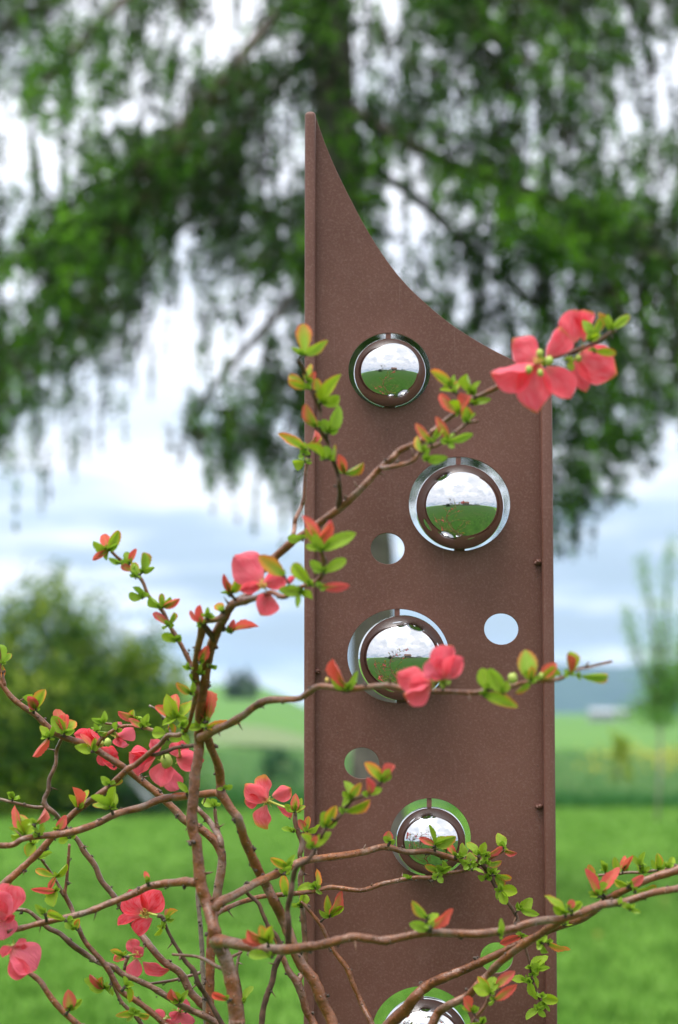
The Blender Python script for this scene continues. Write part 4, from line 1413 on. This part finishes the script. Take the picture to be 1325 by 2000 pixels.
# blossoms: centre (depth taken from the nearest branch, or given), petals tip x,y,width,(optional own base x,y)
FL = [
 dict(c=(1048,708), Y=1.345, st=.9, tone='c', p=[(1000,661,.75),(955,722,.5),(1090,640,.72,1066,700),(1045,799,.68),(1113,782,.66,1066,718)], lab='large open coral blossom at the tip of the long branch right of the column top'),
 dict(c=(1138,684), Y=1.36, st=0, tone='c', p=[(1130,608,.8,1118,672),(1164,614,.6,1142,668),(1144,768,.42,1122,700),(1200,728,.85,1128,696)], lab='coral blossom behind the largest one at the branch tip'),
 dict(c=(513,1142), Y=1.42, st=.6, tone='c', p=[(458,1086,.74),(556,1122,.78),(505,1205,.85,526,1160),(471,1153,.5),(578,1127,.5,560,1140)], lab='open coral blossom left of the column edge'),
 dict(c=(284,1782), Y=1.74, st=1., tone='v', p=[(253,1735,.85),(317,1739,.8),(228,1802,.45,276,1792),(272,1824,.75,298,1794),(318,1774,.45)], lab='vivid red open blossom showing its yellow stamens'),
 dict(c=(8,1800), Y=1.60, st=0, tone='p', p=[(20,1732,.8,10,1796),(-14,1740,.9),(-20,1800,.6),(8,1835,.9,-4,1780),(30,1786,.5)], lab='pink blossom cut by the left edge, upper one'),
 dict(c=(26,1850), Y=1.60, st=0, tone='p', p=[(72,1890,.9,22,1850),(40,1910,.8,22,1868),(50,1838,.7),(6,1872,.6)], lab='pink blossom at the left edge, lower one'),
 dict(c=(268,1864), Y=1.75, st=.3, tone='c', p=[(258,1834,.75),(280,1868,.8,262,1850),(262,1908,.75,268,1872),(325,1898,.5,280,1878),(222,1880,.5,246,1874)], lab='coral blossom below the vivid red one'),
 dict(c=(196,1452), Y=1.74, st=0, tone='v', p=[(147,1432,.5),(182,1418,.9,190,1452),(170,1428,.8),(232,1470,.85,194,1462),(222,1508,.8,196,1478),(202,1495,.6,196,1470)], lab='red drooping blossom on the left branch, larger of the neighbouring two'),
 dict(c=(230,1440), Y=1.74, st=0, tone='p', p=[(259,1416,.8),(250,1458,.85),(236,1462,.8),(240,1412,.6)], lab='small coral blossom just right of the drooping red one'),
 dict(c=(322,1488), Y=1.64, st=0, tone='p', p=[(256,1462,.62,302,1478),(294,1446,.7,304,1478),(272,1518,.68,304,1480),(316,1541,.75),(346,1545,.6,326,1492),(254,1476,.4,296,1480)], lab='pale coral hanging blossom left of the main stem'),
 dict(c=(352,1480), Y=1.66, st=0, tone='p', p=[(406,1484,.62,345,1480),(336,1452,.7),(350,1446,.7)], lab='coral blossom half hidden behind the main stem'),
 dict(c=(522,1564), Y=1.78, st=.2, tone='o', p=[(478,1526,.6),(522,1514,.65),(569,1538,.7,532,1555),(477,1562,.8,508,1562),(516,1618,.98,522,1572),(566,1603,.35,540,1572)], lab='faded pink and orange blossom just left of the column edge'),
 dict(c=(843,1334), Y=1.36, st=0, tone='p', p=[(775,1312,.62),(786,1352,.6),(800,1340,.6)], lab='pink side-on blossom in front of the third steel ball, left one'),
 dict(c=(868,1326), Y=1.36, st=0, tone='p', p=[(838,1290,.85),(888,1262,.68),(908,1284,.62),(842,1318,.6)], lab='pink side-on blossom in front of the third steel ball, right one'),
 dict(c=(350,1976), Y=1.75, st=0, tone='p', p=[(366,1953,.8),(332,1988,.7),(384,1992,.8,352,1980),(345,2000,.8)], lab='pink blossom at the lower edge, right one of two'),
 dict(c=(322,1990), Y=1.77, st=0, tone='p', p=[(304,1972,.7),(318,2006,.8),(344,1994,.6)], lab='pink blossom at the lower edge, left one of two'),
]
BUDS = [(1073,705,9,1.33,'g'), (1033,722,8,1.33,'g'), (1055,690,8,1.34,'g'), (1056,728,7,1.33,'g'), (1002,1325,10,1.34,'g'),
        (1057,1320,6,1.34,'g'), (639,1328,4.5,1.41,'y'), (1130,700,7,1.35,'g'), (211,1450,8,1.70,'g'), (326,1487,13,1.63,'g'), (940,1683,4,1.73,'g')]


def quince():
    foot = Vector((-0.05, 1.6, 0))
    e = empty('flowering_quince', foot)
    tag(e, 'spiny flowering quince shrub with coral blossoms and young leaves in front of the column', 'shrub')

    # smooth centre lines
    lines = []
    for k, (mat, thorn, pts) in enumerate(BR):
        cm = np.array(catmull(pts, 5.0))
        # small natural kinks, with a knot where it bends
        n = len(cm)
        lines.append(cm)
    flat = np.concatenate([np.column_stack([c, np.full(len(c), i)]) for i, c in enumerate(lines)])

    def nearest(x, y, maxd=1e9):
        d = (flat[:, 0] - x) ** 2 + (flat[:, 1] - y) ** 2
        k = int(np.argmin(d))
        return flat[k], math.sqrt(d[k])

    spurs = {}
    leaves = []
    cr = {'g': 0, 'y': 1, 'o': 2, 'r': 3}
    for ln in LV.strip().splitlines():
        q = ln.split()
        bx, by = map(float, q[0].split(','))
        near, dist = nearest(bx, by)
        Yb = near[3] - random.uniform(0.0, 0.012) - near[2] * near[3] / FPX * 0.6
        if dist < 70:
            spurs.setdefault(int(near[4]), []).append((near, bx, by, Yb))
        i = 1
        while i < len(q):
            tx, ty = map(float, q[i].split(','))
            code = q[i + 1][0]; w = float('0' + q[i + 1][1:])
            leaves.append((bx, by, tx, ty, Yb, code, w))
            i += 2
    # the branches, each a part
    for i, ((mat, thorn, pts), cm) in enumerate(zip(BR, lines)):
        v, f, mi = [], [], []
        n = len(cm)
        P, Rr = [], []
        wob = random.uniform(0, 100)
        for j, c in enumerate(cm):
            amp = 0.55
            P.append(W(c[0] + amp * noise.noise(Vector((wob, j * 0.16, 0))), c[1] + amp * noise.noise(Vector((wob, 5, j * 0.16))), c[3]))
            Rr.append(0.94 * c[2] * c[3] / FPX * (1 + 0.10 * noise.noise(Vector((wob, j * 0.33, 9)))))
        P = P
        # nodes: slight swelling with dark bud scales, some with a thorn
        j = random.randint(3, 6)
        node_at = []
        while j < n - 2:
            node_at.append(j)
            j += random.randint(5, 12)
        for q in node_at:
            for dd, g in ((-1, 1.03), (0, 1.08), (1, 1.03)):
                if 0 <= q + dd < n:
                    Rr[q + dd] *= g
        tube(P, Rr, 14 if max(Rr) > .0022 else 10, v, f, mi, 0, jitter=0.10)
        for q in node_at:
            t = (P[min(q + 1, n - 1)] - P[max(q - 1, 0)]).normalized()
            s = random.choice((-1, 1))
            side = t.cross(Vector((0, 1, 0))).normalized() * s
            side = (side + Vector((0, random.uniform(-0.9, 0.5), 0))).normalized()
            r = Rr[q]
            rb = min(max(r * 0.42, 0.0011), 0.0022)
            p0 = P[q] + side * r * 0.86
            if random.random() < 0.25 + 0.65 * thorn:
                for _ in range(random.randint(2, 5)):
                    off = Vector((random.gauss(0, 1), random.gauss(0, 1), random.gauss(0, 1))) * rb * 0.7
                    blob(p0 + off, rb * random.uniform(.5, 1.0), v, f, mi, 1, rough=.6, seg=6, rings=4)
                # ring scar
            if random.random() < 0.30 * thorn + 0.03:
                L = random.uniform(0.003, 0.0075)
                dv = (side + t * random.uniform(-.2, .9)).normalized()
                tube([p0 - side * r * .3, p0 + dv * L * .5, p0 + dv * L], [rb * .75, rb * .45, 0.00012], 6, v, f, mi, 2)
        # short spurs that carry the leaf clusters
        for (near, bx, by, Yb) in spurs.get(i, []):
            a = W(near[0], near[1], near[3]); b = W(bx, by, Yb)
            L = (b - a).length
            if L < 0.0004:
                continue
            mid = a.lerp(b, .5) + Vector((random.gauss(0, .05), random.gauss(0, .05), random.gauss(0, .05))) * L
            rr = min(near[2] * .5, 3.2) * Yb / FPX
            tube([a, mid, b], [rr * 1.2, rr * .95, rr * .8], 7, v, f, mi, 1, jitter=.4)
            for _ in range(4):
                blob(b + Vector((random.gauss(0, .0005), random.gauss(0, .0005), random.gauss(0, .0005))), rr * random.uniform(.6, 1.1), v, f, mi, 1, rough=.6, seg=6, rings=4)
        mesh_obj('branch', v, f, [M[mat], M['knot'], M['bark2']], e, mat_idx=mi)
    # the stems carry on down to the soil below the frame
    v, f, mi = [], [], []
    for (px, r, Y) in ((463, 16, 1.56), (660, 12, 1.64), (411, 9.4, 1.73), (450, 9, 1.75), (735, 14, 1.70), (825, 9.6, 1.60), (505, 6.2, 1.66), (630, 8, 1.68), (160, 6.6, 1.64), (402, 4.4, 1.74), (325, 6.4, 1.69)):
        a = W(px, {463: 1990, 735: 2030, 825: 2035, 505: 2050, 450: 2040, 660: 2050, 411: 2050, 630: 2030, 160: 2000, 402: 2010, 325: 1998}[px], Y)
        b = Vector((foot.x + (a.x - foot.x) * 0.28, 1.64 + random.gauss(0, .03), 0.0))
        rr = r * Y / FPX
        m1 = a.lerp(b, .33) + Vector((random.gauss(0, .012), random.gauss(0, .01), 0))
        m2 = a.lerp(b, .7) + Vector((random.gauss(0, .012), random.gauss(0, .01), 0))
        tube([a, m1, m2, b], [rr, rr * 1.05, rr * 1.15, rr * 1.3], 10, v, f, mi, 0)
    tag(mesh_obj('lower_stems', v, f, M['bark'], e), kind='stuff')

    # ---- leaf meshes, shared
    def leaf_mesh(name, curl, fold, mat, shape=0.58, nx=5, ny=13, blunt=0.75, wave=0.0, notch=0.0, cup=0.0, seed=0):
        verts, faces, uvs = [], [], []
        for j in range(ny + 1):
            t = j / ny
            wid = (math.sin(math.pi * min(1, t ** blunt)) ** 0.62) if 0 < t < 1 else 0.0
            if name == 'petal':
                wid = 1.12 * max(0.0, math.sin(math.pi * min(1, t ** 1.3))) ** 0.55 if t < 1 else 0.0
                wid = max(wid, 0.10)
            wid = max(wid, 0.05 if j in (0,) else 0.02)
            if name == 'leaf' and 1 < j < ny - 1:
                wid *= 1.045 if j % 2 else 0.955
            for i in range(nx):
                u = i / (nx - 1) * 2 - 1
                x = u * wid * 0.5
                z = fold * abs(u) * wid * 0.5 + curl * (t * t - t * 0.15) + cup * (u * u) * wid * 0.5
                z += wave * math.sin(t * 9 + u * 3 + seed) * (0.3 + abs(u)) * wid * t
                x += wave * 0.35 * math.sin(t * 7 + seed * 2 + u * 4) * wid
                y = t * (1 - notch * (1 - abs(u)) * (t > 0.9)) - 0.04 * curl * t
                if name == 'petal' and t > 0.8:
                    y += wave * 0.5 * math.sin(u * 5 + seed) * (t - 0.8) * 4 * 0.5
                verts.append((x, y, z)); uvs.append((u * .5 + .5, t))
        for j in range(ny):
            for i in range(nx - 1):
                a = j * nx + i
                faces.append((a, a + 1, a + nx + 1, a + nx))
        me = bpy.data.meshes.new(name)
        me.from_pydata(verts, [], faces)
        ul = me.uv_layers.new(name='UVMap')
        for p in me.polygons:
            p.use_smooth = True
            for li in p.loop_indices:
                ul.data[li].uv = uvs[me.loops[li].vertex_index]
        me.materials.append(mat)
        me.update()
        return me

    leaf_me = [leaf_mesh('leaf', c, fo, M['leaf'], wave=w, seed=s, blunt=bl) for c, fo, w, s, bl in
               ((0.12, 0.35, 0.03, 0, 0.95), (-0.25, 0.25, 0.05, 2, 1.1), (0.34, 0.6, 0.04, 4, 0.85), (-0.12, 0.8, 0.06, 5, 1.25), (0.05, 0.3, 0.05, 7, 1.4), (-0.36, 0.45, 0.04, 9, 1.0), (0.22, 0.9, 0.07, 11, 1.15), (-0.1, 0.2, 0.08, 13, 0.8))]
    petal_me = [leaf_mesh('petal', c, 0.0, M['petal'], nx=9, ny=12, wave=w, cup=cu, seed=s) for c, cu, w, s in
                ((0.22, 0.7, 0.08, 0), (-0.25, 0.6, 0.10, 2), (0.32, 0.85, 0.07, 4), (-0.15, -0.6, 0.12, 6), (0.12, 1.0, 0.09, 8))]

    def orient(o, A, B, w, roll, parent_loc):
        """unit leaf from A to B; face turned to the viewer then rolled"""
        y = (B - A); L = y.length; y = y / L
        face = (CAM - A).normalized()
        x = y.cross(face).normalized()
        z = x.cross(y)
        c, s = math.cos(roll), math.sin(roll)
        x, z = x * c + z * s, z * c - x * s
        m = Matrix((x * (w * L), y * L, z * L)).transposed().to_4x4()
        m.translation = A - parent_loc
        o.matrix_local = m

    TONE = {'g': ((0.60, 0.36, 0.03), 0.12), 'y': ((0.78, 0.14, 0.04), 0.42), 'o': ((0.80, 0.20, 0.045), 0.56), 'r': ((0.74, 0.11, 0.085), 0.78)}

    def leaf(bx, by, tx, ty, Yb, code, w, me=None):
        A = W(bx, by, Yb)
        L2 = math.hypot(tx - bx, ty - by)
        dY = random.uniform(-0.55, 0.45) * L2 * Yb / FPX
        B = W(tx, ty, Yb + dY)
        o = bpy.data.objects.new('leaf', me or random.choice(leaf_me))
        link_obj(o, e)
        roll = R(random.gauss(0, 26))
        orient(o, A, B, w * random.uniform(1.0, 1.12) * 1.0 * L2 * Yb / FPX / (B - A).length, roll, foot)
        c, a = TONE[code]
        k = random.uniform(0.85, 1.15)
        o.color = (min(1, c[0] * k), c[1] * random.uniform(.8, 1.3), c[2] * random.uniform(.8, 1.3), min(1, max(0, a + random.gauss(0, .06))))
        return o

    leaves.sort(key=lambda q: -math.hypot(q[2] - q[0], q[3] - q[1]) * q[6])
    print('leaves', len(leaves))
    for q in leaves[:298]:
        leaf(*q)
    # the rest and the tiny unfolding leaflets at every cluster: one mesh
    V, Fc, U, Tn = [], [], [], []

    def small_leaf(A, B, w, roll):
        y = (B - A); L = y.length; y = y / L
        x = y.cross((CAM - A).normalized()).normalized(); z = x.cross(y)
        c, s = math.cos(roll), math.sin(roll)
        x, z = x * c + z * s, z * c - x * s
        me = random.choice(leaf_me)
        b0 = len(V)
        for vv in me.vertices:
            V.append(A + x * (vv.co.x * w * L) + y * (vv.co.y * L) + z * (vv.co.z * L))
        for p in me.polygons:
            Fc.append(tuple(b0 + k for k in p.vertices))
            for li in p.loop_indices:
                U.append(tuple(me.uv_layers[0].data[li].uv))

    for (bx, by, tx, ty, Yb, code, w) in leaves[298:]:
        small_leaf(W(bx, by, Yb), W(tx, ty, Yb - .003), w * 1.15, R(random.gauss(0, 25)))
    seen = set()
    for (bx, by, tx, ty, Yb, code, w) in leaves:
        if (bx, by) in seen:
            continue
        seen.add((bx, by))
        for _ in range(random.randint(4, 8)):
            a = random.uniform(0, 6.28); L = random.uniform(5, 15)
            small_leaf(W(bx, by, Yb), W(bx + math.cos(a) * L, by - abs(math.sin(a)) * L, Yb - random.uniform(-.002, .004)), random.uniform(.5, .8), R(random.gauss(0, 40)))
    o = mesh_obj('leaflets', V, Fc, M['leaf'], e)
    ul = o.data.uv_layers.new(name='UVMap')
    for k, u in enumerate(U):
        ul.data[k].uv = u
    o.color = (0.45, 0.24, 0.04, 0.16)
    tag(o, kind='stuff')

    # ---- blossoms
    COL = {'c': (1.0, 0.085, 0.135), 'v': (1.0, 0.020, 0.045), 'p': (1.0, 0.13, 0.20), 'o': (0.97, 0.16, 0.19)}
    WITHER = {'c': 0.55, 'v': 0.15, 'p': 0.42, 'o': 0.82}
    for fl in FL:
        cx, cy = fl['c']; Y = fl['Y']
        C0 = W(cx, cy, Y)
        v, f, mi = [], [], []
        rc = 5.5 * Y / FPX
        # cup, sepals, stalk to the nearest branch
        blob(C0 + Vector((0, 0.003, 0)), rc * 1.25, v, f, mi, 0, sq=(1, 1.2, 1), rough=.1, seg=10, rings=6)
        near, dist = nearest(cx, cy)
        nb = W(near[0], near[1], near[3])
        if dist < 60:
            tube([C0 + Vector((0, 0.003, 0)), C0.lerp(nb, .5), nb], [rc * .55, rc * .4, rc * .4], 7, v, f, mi, 0)
        for k in range(5):
            a = 2 * math.pi * k / 5 + .3
            d = Vector((math.cos(a), -.2, math.sin(a)))
            s = Vector((-math.sin(a), 0, math.cos(a))) * rc * .5
            b0 = len(v)
            base = C0 + Vector((0, .002, 0))
            v += [base - s, base + s, base + d * rc * 2.2 + s * .5, base + d * rc * 2.9, base + d * rc * 2.2 - s * .5]
            f.append((b0, b0 + 1, b0 + 2, b0 + 3, b0 + 4)); mi.append(0)
        ns = int(46 * fl['st'])
        for k in range(ns):
            a = random.uniform(0, 6.28); rr = random.uniform(.1, 1.0)
            d = Vector((math.cos(a) * rr, -1.15, math.sin(a) * rr)).normalized()
            L = rc * random.uniform(2.2, 3.4)
            p1 = C0 + d * L
            tube([C0, p1], [rc * .07, rc * .05], 4, v, f, mi, 1, cap=False)
            blob(p1, rc * .22, v, f, mi, 2, rough=.2, seg=6, rings=4)
        me = mesh_obj('blossom', v, f, [M['sepal'], M['stamen'], M['stamen']], None, mat_idx=mi)
        # put the part's origin in its centre
        me.data.transform(Matrix.Translation(-C0))
        me.parent = e
        me.location = C0 - foot
        me['label'] = fl['lab']
        for k, pt in enumerate(fl['p']):
            tx, ty, w = pt[:3]
            bx, by = (pt[3], pt[4]) if len(pt) > 3 else (cx, cy)
            A = W(bx, by, Y - random.uniform(-.001, .002))
            L2 = math.hypot(tx - bx, ty - by) * Y / FPX
            B = W(tx, ty, Y + random.uniform(-0.42, 0.15) * L2)
            o = bpy.data.objects.new('petal', petal_me[(k + int(cx)) % len(petal_me)])
            link_obj(o, me)
            orient(o, A, B, w * 1.04 * L2 / (B - A).length, R(random.gauss(0, 28)), C0)
            c = COL[fl['tone']]; g = random.choice((.6, .85, 1.1, 1.5))
            o.color = (min(1, c[0] * (.9 + g * .1)), c[1] * g, c[2] * g, WITHER[fl['tone']] + random.uniform(-.16, .16))
    for (x, y, r, Y, k) in BUDS:
        v, f = [], []
        blob(W(x, y, Y), r * Y / FPX, v, f, sq=(.9, .9, 1.1), rough=.12, seg=12, rings=8)
        mesh_obj('bud', v, f, M['sepal'] if k == 'g' else M['stamen'], e)


quince()

# ================================================================== AIR
def haze():
    v, f = boxmesh(-4200, 4200, -300, 4300, -3.0, 90)
    m = bpy.data.materials.new('haze'); m.use_nodes = True
    t = m.node_tree; t.nodes.clear()
    out = node(t, 'ShaderNodeOutputMaterial')
    pv = node(t, 'ShaderNodeVolumePrincipled', i_Density=0.00018, i_Anisotropy=0.0)
    pv.inputs['Color'].default_value = (0.44, 0.62, 1.0, 1)
    link(t, pv.outputs[0], out.inputs['Volume'])
    o = mesh_obj('haze', v, f, m, smooth=False)
    tag(o, 'thin blue haze over the far fields and hills', kind='stuff')


if HAZE:
    haze()
